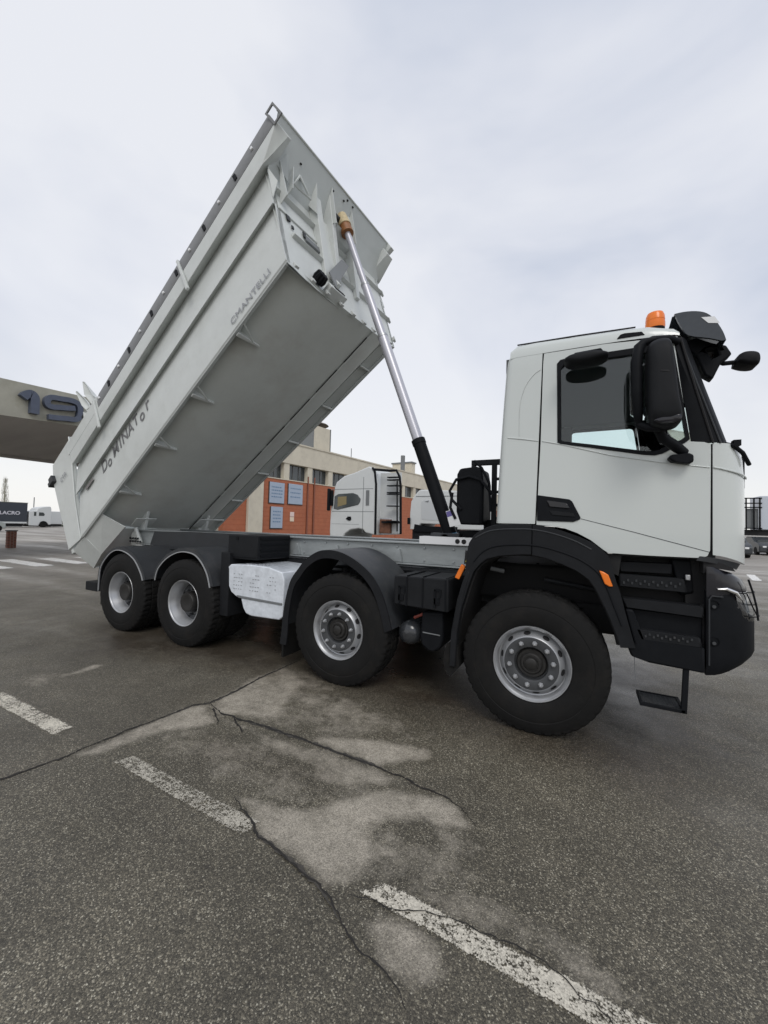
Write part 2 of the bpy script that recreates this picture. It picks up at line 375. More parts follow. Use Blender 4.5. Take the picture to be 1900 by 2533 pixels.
    pale = mix(1, pale, mr(noise(30, 5, .7), .3, .7, .85, 1.12), 'MULTIPLY')
    base = mix(sfa, base, pale)
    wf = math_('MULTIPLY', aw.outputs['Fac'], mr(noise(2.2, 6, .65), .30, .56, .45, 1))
    base = mix(wf, base, mix(1, base, (.36, .31, .29), 'MULTIPLY'))  # darker colour for damp tarmac and for painted shade under the truck
    # far yard reads warmer and lighter
    sx = nn('ShaderNodeSeparateXYZ'); l(P, sx.inputs[0])
    # tyre polish / long drying streaks across the yard
    ms = nn('ShaderNodeMapping'); ms.inputs['Scale'].default_value = (.12, .8, 1); ms.inputs['Rotation'].default_value = (0, 0, .5); l(P, ms.inputs[0])
    ns = nn('ShaderNodeTexNoise'); ns.inputs['Scale'].default_value = 1.2; ns.inputs['Detail'].default_value = 5; l(ms.outputs[0], ns.inputs['Vector'])
    base = mix(1, base, mr(ns.outputs['Fac'], .35, .68, .88, 1.22), 'MULTIPLY')
    # grazing sky sheen on the far yard, painted in as a paler colour
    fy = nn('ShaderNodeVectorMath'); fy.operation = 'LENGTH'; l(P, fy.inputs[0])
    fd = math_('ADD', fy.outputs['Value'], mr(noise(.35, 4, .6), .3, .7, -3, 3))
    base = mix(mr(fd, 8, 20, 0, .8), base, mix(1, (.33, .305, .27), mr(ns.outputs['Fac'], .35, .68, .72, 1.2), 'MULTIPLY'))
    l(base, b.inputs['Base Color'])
    rg = math_('SUBTRACT', mr(noise(3, 4, .6), .3, .7, .55, .75), math_('MULTIPLY', wf, .28))
    l(rg, b.inputs['Roughness']); b.inputs['Specular IOR Level'].default_value = .5
    l(math_('SUBTRACT', rg, mr(ns.outputs['Fac'], .46, .68, 0, .26)), b.inputs['Roughness'])
    bu = nn('ShaderNodeBump'); bu.inputs['Strength'].default_value = .55; bu.inputs['Distance'].default_value = .004
    hh = mix(.4, mr(vo.outputs['Distance'], 0, .6, 1, 0), noise(160, 3, .6)); l(hh, bu.inputs['Height']); l(bu.outputs[0], b.inputs['Normal'])
    me.materials.append(m)
    o = bpy.data.objects.new('ground', me); COL.objects.link(o); o['kind'] = 'structure'; return o
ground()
CRK = mat('crack_dark', (.022, .020, .018), .95)
CRK2 = mat('crack_shoulder', (.06, .055, .048), .9, noise=.3, nscale=60)
def crack(path, w0, w1, z=.004, jag=.010, seed=1, m=CRK):
    rnd = random.Random(seed); pts = []
    for i in range(len(path)-1):
        a, b = Vector(path[i]), Vector(path[i+1]); n = max(2, int((b-a).length/.02))
        for k in range(n):
            pts.append(a.lerp(b, k/n))
    pts.append(Vector(path[-1])); n = len(pts); ox = oy = 0; vs = []; fs = []; q = []
    for i, p in enumerate(pts):
        ox = ox*.75+rnd.uniform(-jag, jag)*.7; oy = oy*.75+rnd.uniform(-jag, jag)*.7; q.append(p+Vector((ox, oy)))
    for i, p in enumerate(q):
        t = (q[min(i+1, n-1)]-q[max(i-1, 0)]).normalized(); nn_ = Vector((-t.y, t.x)); s_ = i/(n-1)
        w = (w0+(w1-w0)*s_)*rnd.uniform(.35, 1.35)*min(1, 6*s_+.15, 6*(1-s_)+.15)
        vs += [(p.x+nn_.x*w, p.y+nn_.y*w, z), (p.x-nn_.x*w*rnd.uniform(.5, 1), p.y-nn_.y*w, z)]
    for i in range(n-1): fs.append((2*i, 2*i+1, 2*i+3, 2*i+2))
    o = MB().add(vs, fs).build('pavement_crack', m); o['kind'] = 'structure'; return o
cp1 = [(-3.2,-3.0),(-2.83,-2.24),(-2.78,-2.09),(-2.74,-1.97),(-2.76,-1.76),(-2.74,-1.52),(-2.7,-1.28),(-2.69,-1.01),(-2.59,-.9),(-2.60,-.58),(-2.64,-.16),(-2.63,.41)]
cp2 = [(-2.59,-.9),(-2.37,-.98),(-2.13,-.98),(-1.85,-.96),(-1.52,-.96),(-1.22,-.97),(-.95,-.97),(-.73,-.99),(-.55,-1.02),(-.36,-1.04),(-.25,-1.09),(-.14,-1.17)]
cp3 = [(-1.45,-1.65),(-1.32,-1.71),(-1.2,-1.76),(-1.12,-1.81),(-.97,-1.82),(-.83,-1.85),(-.69,-1.88),(-.57,-1.93),(-.5,-1.96),(-.42,-2.0),(-.32,-2.03),(-.27,-2.04),(-.21,-2.06),(-.1,-2.13)]
cp4 = [(-.6,-1.9),(-.46,-1.83),(-.33,-1.82),(-.23,-1.79),(-.14,-1.75),(-.03,-1.73),(.06,-1.73),(.18,-1.73),(.25,-1.74),(.32,-1.76),(.38,-1.79),(.43,-1.79),(.47,-1.81),(.55,-1.9)]
crack(cp1, .010, .009, seed=2); crack(cp2, .013, .006, seed=3); crack(cp3, .0065, .0035, z=.009, seed=4); crack(cp4, .0028, .0030, z=.0095, jag=.010, seed=5)
crack([(-2.50,-.95),(-2.36,-1.04),(-2.22,-1.12)], .010, .004, seed=6); crack([(-2.2,-.98),(-2.05,-1.06),(-1.95,-1.12)], .012, .004, seed=7)
crack(cp2[2:8], .022, .014, z=.003, seed=9, m=CRK2); crack(cp1[6:], .014, .012, z=.003, seed=10, m=CRK2); crack(cp3[2:9], .012, .010, z=.0072, seed=11, m=CRK2)

def paint_mat(name, col, lo, hi, sc=38):
    m = bpy.data.materials.new(name); m.use_nodes = True; t = m.node_tree; b = t.nodes['Principled BSDF']; l = t.links.new
    g = t.nodes.new('ShaderNodeNewGeometry'); n = t.nodes.new('ShaderNodeTexNoise'); n.inputs['Scale'].default_value = sc; n.inputs['Detail'].default_value = 8; n.inputs['Roughness'].default_value = .75
    n2 = t.nodes.new('ShaderNodeTexNoise'); n2.inputs['Scale'].default_value = 5; n2.inputs['Detail'].default_value = 4
    v = t.nodes.new('ShaderNodeTexVoronoi'); v.inputs['Scale'].default_value = 130
    for q in (n, n2, v): l(g.outputs['Position'], q.inputs['Vector'])
    a = t.nodes.new('ShaderNodeMath'); a.operation = 'MULTIPLY_ADD'; a.inputs[1].default_value = .45; l(n2.outputs['Fac'], a.inputs[0]); l(n.outputs['Fac'], a.inputs[2])
    a2 = t.nodes.new('ShaderNodeMath'); a2.operation = 'MULTIPLY_ADD'; a2.inputs[1].default_value = -.35; l(v.outputs['Distance'], a2.inputs[0]); l(a.outputs[0], a2.inputs[2])
    at = t.nodes.new('ShaderNodeAttribute'); at.attribute_name = 'fade'
    a3 = t.nodes.new('ShaderNodeMath'); a3.operation = 'MULTIPLY_ADD'; a3.inputs[1].default_value = -.5; l(at.outputs['Fac'], a3.inputs[0]); l(a2.outputs[0], a3.inputs[2])
    r = t.nodes.new('ShaderNodeMapRange'); r.inputs['From Min'].default_value = lo; r.inputs['From Max'].default_value = hi; l(a3.outputs[0], r.inputs['Value'])
    l(r.outputs[0], b.inputs['Alpha'])
    sp = t.nodes.new('ShaderNodeSeparateColor'); l(v.outputs['Color'], sp.inputs[0])
    cm = t.nodes.new('ShaderNodeMapRange'); cm.inputs['To Min'].default_value = .72; cm.inputs['To Max'].default_value = 1.1; l(sp.outputs[0], cm.inputs['Value'])
    vm = t.nodes.new('ShaderNodeVectorMath'); vm.operation = 'SCALE'; vm.inputs[0].default_value = col; l(cm.outputs[0], vm.inputs['Scale']); l(vm.outputs[0], b.inputs['Base Color'])
    b.inputs['Roughness'].default_value = .75; return m
PW = paint_mat('worn_white_paint', (.62, .58, .49), .40, .56); PW2 = paint_mat('faded_white_paint', (.48, .45, .38), .46, .60); PZ = paint_mat('zebra_paint', (.78, .77, .74), .24, .45, 6)
def marking(poly, m, z=.0055, step=.03):
    """poly: 4 corners a,b (start side) c,d ; sheet with soft worn rim stored as attribute"""
    a, b, c, d_ = [Vector(p) for p in poly]; nu = max(6, int((b-a).length/step)); nv = 8
    rows = []; fade = []
    rnd = random.Random(5)
    for j in range(nv+1):
        row = []
        for i in range(nu+1):
            s_, t_ = i/nu, j/nv; p = a.lerp(b, s_).lerp(d_.lerp(c, s_), t_); row.append((p.x, p.y, z))
            lu = (b-a).length; lv = (d_-a).length
            e_ = min(s_*lu, (1-s_)*lu, t_*lv, (1-t_)*lv); fade.append(max(0, 1-e_/.018)*.6+rnd.uniform(-.1, .1))
        rows.append(row)
    o = MB().grid(rows).build('painted_line', m); at = o.data.attributes.new('fade', 'FLOAT', 'POINT')
    for i, v in enumerate(fade): at.data[i].value = v
    o['kind'] = 'structure'; return o
marking([(-4.40,-1.84),(-3.13,-1.85),(-3.13,-1.70),(-4.40,-1.69)], PW)
marking([(-2.44,-1.82),(-1.17,-1.855),(-1.17,-1.72),(-2.38,-1.695)], PW2)
marking([(-.52,-1.825),(.70,-1.875),(.80,-1.752),(-.42,-1.715)], PW)
for i, y in enumerate((1.75, 2.8, 3.9, 5.0)):
    marking([(-18.9+.3*i, y), (-15.2, y), (-15.2, y+.55), (-18.9+.3*i, y+.6)], PZ, step=.25)
marking([(5.6, 15.0), (6.2, 17.9), (6.5, 17.9), (5.9, 15.0)], PZ, step=.3); marking([(6.1, 15.6), (14, 15.9), (14, 16.1), (6.1, 15.8)], PZ, step=.4)
marking([(6.5, 19.6), (16, 20.2), (16, 20.4), (6.5, 19.8)], PZ, step=.4); marking([(4.0, 8.4), (9, 9), (9, 9.1), (4.0, 8.5)], PW2, step=.2)
DM = mat('drying_streak', (.36, .37, .39), .5)
# ================================================================== THE TIPPER TRUCK
TR = thing('dump_truck', 'big white four-axle tipper truck with its grey body raised and tilted back', 'truck', (-2.3, 1.25, 0))
RT, RZ = .5645, .5545
def circ_prof_tyre(w=.31):
    # (axial, radius, tag) outer face at y ~ 0
    h = [(.030, .287), (.008, .292), (-.004, .302), (-.014, .325), (-.021, .36), (-.0235, .40), (-.021, .44), (-.017, .452), (-.020, .457), (-.014, .49), (-.006, .515), (.002, .530), (.006, .545), (.020, .5595), (.045, .5640), (.10, .5655)]
    g = [(.105, .552), (.118, .552), (.123, .5655), (.150, .5655)]
    left = h + g
    return left + [(w-a, r_) for a, r_ in reversed(left)]
TP = circ_prof_tyre()
def tread(i, k):
    n = len(TP)
    j = i if i < n/2 else n-1-i
    ph = (k + (2 if 10 <= j < 14 else 0)) % 6
    if i >= n/2: ph = (ph+3) % 6
    if 12 <= j <= 15 and ph in (0, 1): return -.009
    if j >= 18 and (k % 8) == 0: return -.010
    return 0
tyre_me = MB().lathe(TP, (0, 0, 0), n=276, mod=tread).mesh('tyre', RUB, 28)
def wheel(x, y0, flip, kind):
    w = sub('wheel', TR, (x, y0, RZ))
    if flip: w.rotation_euler = (0, 0, math.pi)
    def at(name, me):
        o = bpy.data.objects.new(name, me); COL.objects.link(o); o.parent = w; return o
    at('tyre', tyre_me)
    if kind == 'front':
        at('rim', FR['rim']); at('disc', FR['disc']); at('nut_plate', FR['plate']); at('hub', FR['hub']); ns, rad, yy = FR['nut'], .1675, -.004
        for k in range(10):
            th = 2*math.pi*(k+.25)/10; o = at('wheel_nut', ns); o.location = (rad*math.cos(th), -.008, rad*math.sin(th)); o.rotation_euler = (0, random.random()*3, 0)
        for k in range(10):
            th = 2*math.pi*(k+.75)/10; o = at('hand_hole', FR['hole']); o.location = (.2345*math.cos(th), .0335, .2345*math.sin(th)); o.rotation_euler = (0, -th, 0)
    elif kind == 'rear':
        at('rim', RR['rim']); at('disc', RR['disc']); at('hub', RR['hub'])
        for k in range(10):
            th = 2*math.pi*(k+.4)/10; o = at('wheel_nut', FR['nutd']); o.location = (.1675*math.cos(th), .15, .1675*math.sin(th))
        for k in range(8):
            th = 2*math.pi*(k+.5)/8; o = at('hand_hole', FR['hole']); o.location = (.222*math.cos(th), .157, .222*math.sin(th)); o.rotation_euler = (0, -th, 0); o.scale = (.8, 1, .8)
    else:
        at('rim', RR['rim'])
    return w
FR, RR = {}, {}
FR['rim'] = MB().lathe([(.05, .262), (.012, .270), (.004, .279), (-.003, .284), (-.010, .289), (-.011, .295), (-.005, .2985), (.004, .2975), (.02, .288), (.06, .280), (.2, .275), (.3, .29)], (0,0,0), n=96).mesh('rim', RIM, 40)
FR['disc'] = MB().lathe([(.055, .268), (.060, .256), (.052, .248), (.024, .226), (.006, .216), (.000, .208)], (0,0,0), n=96).mesh('disc', RIM, 40)
FR['plate'] = MB().lathe([(.002, .209), (-.003, .204), (-.004, .14), (.0, .131), (.012, .128), (.04, .127), (.04, .10)], (0,0,0), n=80).mesh('nut_plate', RIMD, 40)
FR['hub'] = MB().lathe([(.045, .14), (.042, .120), (.020, .112), (.014, .106), (.016, .086), (.004, .083), (-.004, .074), (-.004, .060), (.004, .058), (.004, .046), (-.010, .044), (-.014, .038), (-.014, .0005)], (0,0,0), n=48).mesh('hub', HUB, 35)
def nutm(m, l=.032):
    q = MB(); q.lathe([(0, .0205), (-.004, .0205), (-.004, .0155), (-l, .0150), (-l-.003, .012), (-l-.003, .0005)], (0,0,0), n=6)
    q.lathe([(-l, .011), (-l-.012, .010), (-l-.014, .0005)], (0,0,0), n=10); return q.mesh('wheel_nut', m, 30)
FR['nut'] = nutm(RIM, .020); FR['nutd'] = nutm(RIMD)
hm = MB(); hp = []
for k in range(20):
    th = 2*math.pi*k/20; hp.append((math.cos(th)*.0145, math.sin(th)*.0265))
hm.add([(x_*.80, x_*1.05-.0025, z_) for x_, z_ in hp] + [(x_*.80+.004, x_*1.05+.012, z_) for x_, z_ in hp], [tuple(range(20))] + [(k, (k+1) % 20, 20+(k+1) % 20, 20+k) for k in range(20)])
FR['hole'] = hm.mesh('hand_hole', DARK)
RR['rim'] = MB().lathe([(.165, .238), (.150, .2475), (.075, .2525), (.062, .2635), (.045, .2655), (.035, .2735), (.012, .2775), (.003, .282), (-.003, .288), (-.004, .295), (.001, .2985), (.012, .297), (.03, .288), (.2, .276), (.3, .29)], (0,0,0), n=96).mesh('rim', RIM, 40)
RR['disc'] = MB().lathe([(.150, .249), (.163, .243), (.160, .20), (.156, .19), (.152, .13), (.152, .10)], (0,0,0), n=64).mesh('disc', RIMD, 40)
RR['hub'] = MB().lathe([(.153, .138), (.10, .132), (.060, .128), (.050, .120), (.048, .09), (.055, .07), (.055, .0005)], (0,0,0), n=48).mesh('hub', HUB, 35)
for x in (0, -1.8545):
    wheel(x, 0, False, 'front'); wheel(x, 2.5, True, 'front')
for x in (-4.2503, -5.6283):
    wheel(x, 0, False, 'rear'); wheel(x, .345, False, 'inner'); wheel(x, 2.5, True, 'rear'); wheel(x, 2.155, True, 'inner')
# axles and springs
q = MB()
for x in (0, -1.8545, -4.2503, -5.6283):
    q.tube([(x, .30, RZ), (x, .6, RZ-.02), (x, 1.9, RZ-.02), (x, 2.2, RZ)], .075, 12)
    q.lathe([(1.05, .02), (1.06, .16), (1.15, .22), (1.35, .22), (1.44, .16), (1.45, .02)], (x, 0, RZ), n=24) if x < -2 else None
q.build('axle', CHD, TR, ang=35)
q = MB()
for x in (0, -1.8545, -4.94):
    for y in (.72, 1.70):
        for k in range(4):
            L_ = .62-.1*k if x > -3 else .72-.1*k
            q.box((x-L_, y, RZ+.10+.022*(3-k)), (x+L_, y+.08, RZ+.12+.022*(3-k)))
q.build('leaf_spring', CHD, TR)
q = MB()
for (x, y, z0, z1) in ((-.35, .62, .55, 1.25), (.38, .62, .6, 1.25), (-2.15, .62, .55, 1.1), (-1.5, .62, .55, 1.15)):
    q.tube([(x, y, z0), (x*1.03, y+.05, z1)], .04, 10)
q.build('shock_absorber', CHD, TR, ang=35)

# ---------------- chassis
q = MB()
for y in (.80, 1.62):
    q.box((-6.75, y, .86), (1.05, y+.075, 1.16))
for x in (-6.6, -5.0, -3.0, -1.3, .2): q.box((x, .87, .92), (x+.12, 1.625, 1.1))
q.build('chassis_frame', CHD, TR, bevel=.006)
q = MB()
for y in (.795, 1.63):
    q.box((-6.62, y, 1.205), (-.60, y+.07, 1.425))
for x in (-6.5, -5.2, -3.9, -2.6, -1.3): q.box((x, .865, 1.23), (x+.08, 1.64, 1.40))
q.build('subframe', CHAS, TR, bevel=.006)
q = MB()
for y in (.755, 1.62): q.box((-6.64, y, 1.426), (-.58, y+.12, 1.446)); q.box((-6.6, y+.005, 1.186), (-.58, y+.115, 1.204))
q.build('subframe_flange', CHAS, TR, bevel=.004)
q = MB().box((-1.285, .742, 1.512), (-.50, .90, 1.520)); q.box((-1.285, .740, 1.437), (-.50, .752, 1.520)); q.build('white_cover_plate', WHT, TR)
q = MB()
for x in (-.845, -.775): q.lathe([(0, .026), (-.004, .024), (-.004, .0005)], (x, .7375, 1.478), n=16)
o = q.build('plate_hole', DARK, TR)
q = MB()      # subframe brackets and bolts on the rail web
for x in (-3.05, -2.42, -1.56):
    q.prism([(x-.07, 1.21), (x+.06, 1.21), (x+.02, 1.36), (x-.01, 1.36)], 'y', .76, .794)
q.build('rail_bracket', CHAS, TR, bevel=.004)
q = MB()
for x in [-.9-.34*k for k in range(8)]:
    for z in (1.245, 1.385): q.lathe([(0, .013), (-.012, .012), (-.014, .0005)], (x, .794, z), n=8)
q.build('rail_bolt', CHAS, TR)
q = MB()      # pipes and hoses along the frame side
q.tube([(-3.2, .74, 1.12), (-2.4, .73, 1.10), (-1.4, .74, 1.13), (-.6, .72, 1.12), (.5, .72, 1.12)], .02, 8)
q.tube([(-3.2, .71, 1.02), (-2.0, .70, 1.04), (-.5, .70, 1.03), (.8, .70, 1.0)], .025, 8)
for k in range(9):
    x = -.55+.13*k; q.tube([(x, .66, 1.28+.03*math.sin(k*2.1)), (x+.08, .62, 1.12), (x+.02, .68, .95+.05*math.cos(k))], .014, 7)
q.build('air_hose', BLK2, TR, ang=40)
q = MB()
q.box((-.42, .62, 1.0), (-.22, .80, 1.22)); q.build('brake_valve', CHD, TR, bevel=.01); MB().box((.12, .62, 1.02), (.26, .80, 1.2)).build('brake_valve', CHD, TR, bevel=.01); MB().tube([(.05, .45, 1.18), (.48, .52, 1.12)], .018, 8).build('steering_rod', CHD, TR, ang=40); MB().tube([(-.40, .32, 1.26), (-.28, .34, 1.24)], .02, 8).build('pipe_stub', GRY, TR, ang=40)
q = MB(); q.box((-.62, .55, .95), (.75, 1.95, 1.30)); q.box((.2, .5, .75), (1.1, 2.0, 1.0)); q.build('engine_block', DARK, TR, bevel=.03)

# ---------------- mudguards
def arch(name, path, y0, y1, m=GUARD, th=.014, lip=True, lipm=None, lipw=.03):
    o = MB().band(path, y0, y1, th).build(name, m, TR, ang=40)
    if lip:
        n = len(path); c = Vector((sum(p[0] for p in path)/n, min(p[1] for p in path)))
        inner = [tuple(Vector(p)+(c-Vector(p)).normalized()*lipw) for p in path]
        e_ = MB().prism(list(path)+inner[::-1], 'y', y0-.012, y0+.004).build('guard_lip', lipm or m, TR if False else o, ang=40)
    return o
def smoothp(P, n=5):      # Catmull-Rom refine
    out_ = []
    P = [Vector(p) for p in P]
    for i in range(len(P)-1):
        p0 = P[max(i-1, 0)]; p1 = P[i]; p2 = P[i+1]; p3 = P[min(i+2, len(P)-1)]
        for k in range(n):
            t = k/n; out_.append(tuple(.5*((2*p1)+(p2-p0)*t+(2*p0-5*p1+4*p2-p3)*t*t+(3*p1-p0-3*p2+p3)*t**3)))
    out_.append(tuple(P[-1])); return out_
ga3 = smoothp([(-4.86,.80),(-4.80,.958),(-4.61,1.12),(-4.356,1.214),(-4.107,1.205),(-3.951,1.12),(-3.825,.971),(-3.757,.80)])
ga4 = smoothp([(-6.22,.52),(-6.19,.854),(-6.02,1.055),(-5.82,1.158),(-5.586,1.15),(-5.348,1.052),(-5.187,.885),(-5.123,.769)])
for P_, nm in ((ga3, 'a'), (ga4, 'b')):
    c = (sum(p[0] for p in P_)/len(P_), .60)
    out_ = [tuple(Vector(p)+(Vector(p)-Vector(c)).normalized()*.045) for p in P_]
    arch('mudguard', out_, .02, .70, GUARD, lipm=GUARD, lipw=.05)
    MB().prism(P_+[tuple(Vector(p)+(Vector(c)-Vector(p)).normalized()*.011) for p in P_][::-1], 'y', -.004, .008).build('guard_edge_trim', EDGE, TR)
    far = MB().band(out_, 1.8, 2.48, .014).build('mudguard', GUARD, TR, ang=40)
gm = smoothp([(-2.60,.30),(-2.582,.434),(-2.557,.697),(-2.486,.983),(-2.375,1.14),(-2.264,1.257),(-2.089,1.348),(-1.875,1.351),(-1.668,1.277),(-1.489,1.155),(-1.371,1.001),(-1.292,.815),(-1.242,.645)])
o = arch('mudguard', gm, -.0, .70, GUARD, lipm=BLK2, lipw=.085)
MB().band(gm, 1.8, 2.5, .014).build('mudguard', GUARD, TR, ang=40)
# valance between the rear guards and the frame
MB().prism([(-6.1,1.20),(-6.0,1.425),(-5.2,1.445),(-3.66,1.447),(-3.66,.95),(-3.80,.72),(-4.0,1.14),(-4.35,1.23),(-4.7,1.12),(-4.95,1.0),(-5.15,1.0),(-5.35,1.1),(-5.6,1.18)], 'y', .70, .745).build('side_valance', CHD, TR)
MB().box((-6.0,.62,1.16),(-3.64,.70,1.18)).build('valance_top', CHD, TR, bevel=.004)
q = MB().box((-3.70,.10,.45),(-3.55,.74,1.24)); q.build('guard_flap', BLK2, TR, bevel=.01)
MB().box((-4.98,.42,.86),(-4.74,.50,1.10)).build('spring_bracket', mat('rusty_orange', (.32,.12,.04), .6, noise=.3, nscale=30), TR, bevel=.01)
MB().box((-6.25,.06,.30),(-6.22,.62,.80)).build('mud_flap', RUB, TR)
MB().box((-2.58,.0,.16),(-2.555,.62,.50)).build('mud_flap', RUB, TR)
MB().prism([(-.73,.48),(-.70,.35),(-.66,.33),(-.585,.42),(-.60,.60),(-.70,.60)], 'y', -.01, .6).build('mud_flap', RUB, TR)
# rear underrun bumper, tail lamps
q = MB(); q.box((-6.82,.12,.46),(-6.50,2.38,.60)); q.box((-6.7,.85,.55),(-6.6,.93,.95)); q.box((-6.7,1.58,.55),(-6.6,1.66,.95)); q.build('rear_bumper', BLK2, TR, bevel=.01)
MB().box((-6.55,.30,.74),(-6.42,.68,.98)).build('tail_lamp', RED, TR, bevel=.01)
MB().box((-6.42,.30,.70),(-6.35,2.2,1.04)).build('rear_crossmember', GRY, TR, bevel=.01)

# ---------------- boxes between axles
q = MB(); q.box((-3.64,.15,1.165),(-3.14,.74,1.462)); q.build('valve_cabinet', BLK2, TR, bevel=.012)
q = MB()
for z in (1.20,1.27,1.34,1.41): q.box((-3.142,.20,z),(-3.128,.70,z+.03))
q.box((-3.50,.143,1.40),(-3.46,.152,1.44)); q.box((-3.62,.143,1.19),(-3.16,.151,1.20)); q.build('cabinet_rib', BLK, TR)
q = MB(); q.prism([(-3.52,1.10),(-3.565,1.065),(-3.555,1.03),(-3.545,.83),(-3.50,.76),(-3.414,.715),(-3.33,.70),(-3.29,.593),(-3.24,.53),(-3.15,.51),(-2.72,.52),(-2.67,.56),(-2.665,.98),(-2.70,1.06),(-2.9,1.105),(-3.2,1.115)], 'y', .10, .78)
ex = q.build('exhaust_box', PAPER, TR, bevel=.055, seg=4)
q = MB()
for r_ in range(2):
    for c_ in range(5): q.box((-3.32+.07*c_, .16+.05*r_, 1.112), (-3.285+.07*c_, .185+.05*r_, 1.118))
for r_ in range(5):
    for c_ in range(3):
        x = -3.46+.27*c_; 
        for k in range(4):
            if random.random() < .7: q.box((x+.04*k, .0975, .985-.045*r_), (x+.04*k+random.uniform(.012,.03), .101, .995-.045*r_))
q.build('wrap_print', PRTL, ex)
MB().prism([(-3.40,.735),(-2.68,.715),(-2.68,.690),(-3.36,.705)], 'y', .090, .105).build('heat_shield_seam', GRY, ex, bevel=.004)
# battery box with grooves
bb_ = MB().prism([(-1.25,.885),(-1.245,1.155),(-.705,1.165),(-.700,.865)], 'y', .02, .52).build('battery_box', BLK2, TR, bevel=.018, seg=3)
q = MB()
for x in (-1.115,-.955,-.735): q.box((x,.012,.88),(x+.012,.030,1.155)); q.box((x,.03,1.150),(x+.012,.50,1.170))
for x in (-1.19,-.835):
    q.box((x,.008,1.05),(x+.05,.022,1.07)); q.box((x+.05,.008,1.0),(x+.065,.022,1.065)); q.box((x,.008,.93),(x+.05,.022,.985)); q.box((x,.008,.90),(x+.015,.022,1.06))
q.build('box_latch', BLK, bb_)
q = MB(); q.lathe([(.095,.0005),(.10,.04),(.115,.08),(.15,.108),(.20,.118),(.75,.118),(.8,.08)], (-1.135,0,.597), n=40); q.build('air_tank', mat('tank_black', (.03,.033,.037), .22, coat=.3), TR, ang=50)
q = MB(); q.prism([(-.985,.83),(-.775,.85),(-.770,.60),(-.79,.52),(-.84,.478),(-.93,.475),(-.985,.52),(-1.0,.60)], 'y', .10, .60); q.build('urea_tank', BLK, TR, bevel=.03, seg=3)
MB().tube([(-.97,.10,.64),(-.80,.095,.635)], .006, 6).build('tank_strap', GRY, TR)
q = MB().tube([(-1.10,.2,.74),(-1.02,.2,.78),(-.95,.2,.76)], .015, 8); q.build('drain_valve', mat('brass_red', (.3,.06,.04), .4), TR)
MB().prism([(-.66,1.18),(-.60,1.305),(-.565,1.285),(-.62,1.165)], 'y', .05, .09).build('side_marker_lamp', ORG, TR, bevel=.006)
MB().prism([(-.60,1.30),(-.59,1.425),(-.515,1.415),(-.515,1.31)], 'y', .13, .16).build('warning_label_plate', GLOSS, TR, bevel=.004)
MB().prism([(-.585,1.32),(-.555,1.405),(-.525,1.32)], 'y', .124, .1285).build('warning_triangle', YEL, TR)
# gear behind the cab: intake / oil tank
q = MB(); q.prism([(-.83,1.66),(-.865,1.80),(-.865,2.20),(-.835,2.262),(-.62,2.275),(-.60,2.24),(-.575,2.10),(-.575,1.66)], 'y', .72, 1.12); q.build('air_intake', BLK, TR, bevel=.05, seg=3)
q = MB(); q.tube([(-.80,.70,1.82),(-.90,.70,1.92),(-.93,.70,2.02),(-.86,.70,2.14),(-.72,.70,2.17),(-.60,.70,2.13),(-.48,.72,1.98)], .016, 8); q.tube([(-.9,.70,2.0),(-.92,.70,1.84),(-.86,.70,1.72)], .016, 8)
q.tube([(-.68,.74,2.34),(-.60,.74,2.26),(-.52,.74,2.1),(-.50,.74,1.8)], .014, 8); q.build('intake_hose', BLK, TR, ang=40)
q = MB(); q.box((-.74,.85,2.31),(-.30,.92,2.365)); q.box((-.74,.85,2.27),(-.70,.92,2.31)); q.box((-.52,.85,1.5),(-.47,.90,2.31)); q.box((-.40,.85,1.5),(-.36,.9,2.31))
for z in (1.72,1.86,2.0,2.14): q.box((-.50,.86,z),(-.38,.89,z+.03))
q.build('cab_rear_frame', BLK2, TR, bevel=.004)
q = MB(); q.box((-.90,.94,1.46),(-.36,1.9,1.60)); q.box((-.62,.94,1.46),(-.45,1.9,1.72)); q.build('gearbox_cover', BLK, TR, bevel=.02)
MB().add([(-.97,.70,1.80),(-.86,.70,1.82),(-.80,.70,1.66),(-.92,.70,1.63)], [(0,1,2,3)]).build('document_sheet', WHT, TR)
MB().add([(-.965,.698,1.795),(-.89,.698,1.812),(-.875,.698,1.76),(-.95,.698,1.735)], [(0,1,2,3)]).build('sheet_print', mat('purple_print', (.12,.10,.3), .5), TR)

# ---------------- hoist cylinder
hb, ht = Vector((-1.03, 1.12, 1.50)), Vector((-2.715, 1.12, 5.93))
hd = (ht-hb); HL = hd.length; hn = hd/HL
def st(a, b, r0_, r1_=None): return MB().tube([hb+hn*a, hb+hn*(a+.004), hb+hn*(b-.004), hb+hn*b], [r0_*.9, r0_, r1_ or r0_, (r1_ or r0_)*.9], 24)
st(0.0, 1.24, .080).build('cylinder_barrel', BLK, TR, ang=40); st(1.22, 1.29, .086).build('cylinder_collar', BLK, TR, ang=40)
st(1.28, 2.80, .066).build('cylinder_stage', CHR, TR, ang=40); st(2.78, 3.62, .055).build('cylinder_stage', CHR, TR, ang=40); st(3.60, HL-.12, .044).build('cylinder_stage', CHR, TR, ang=40)
for a_, r_ in ((2.80,.069),(3.62,.058)): st(a_-.03, a_+.01, r_).build('stage_ring', RIM, TR, ang=40)
st(HL-.26, HL-.10, .088, .080).build('rod_end_grease_ring', BRN, TR, ang=30); st(HL-.13, HL+.06, .092, .070).build('rod_end_wrap', CREAM, TR, ang=30)
st(-.01, .05, .082).build('cylinder_base_cap', BLUE, TR, ang=40)
q = MB().box((-1.20,.86,1.40),(-.86,.98,1.56)); q.box((-1.20,1.26,1.40),(-.86,1.38,1.56)); q.tube([(-1.03,.86,1.5),(-1.03,1.4,1.5)], .06, 14); q.build('hoist_trunnion', CHD, TR, bevel=.01)

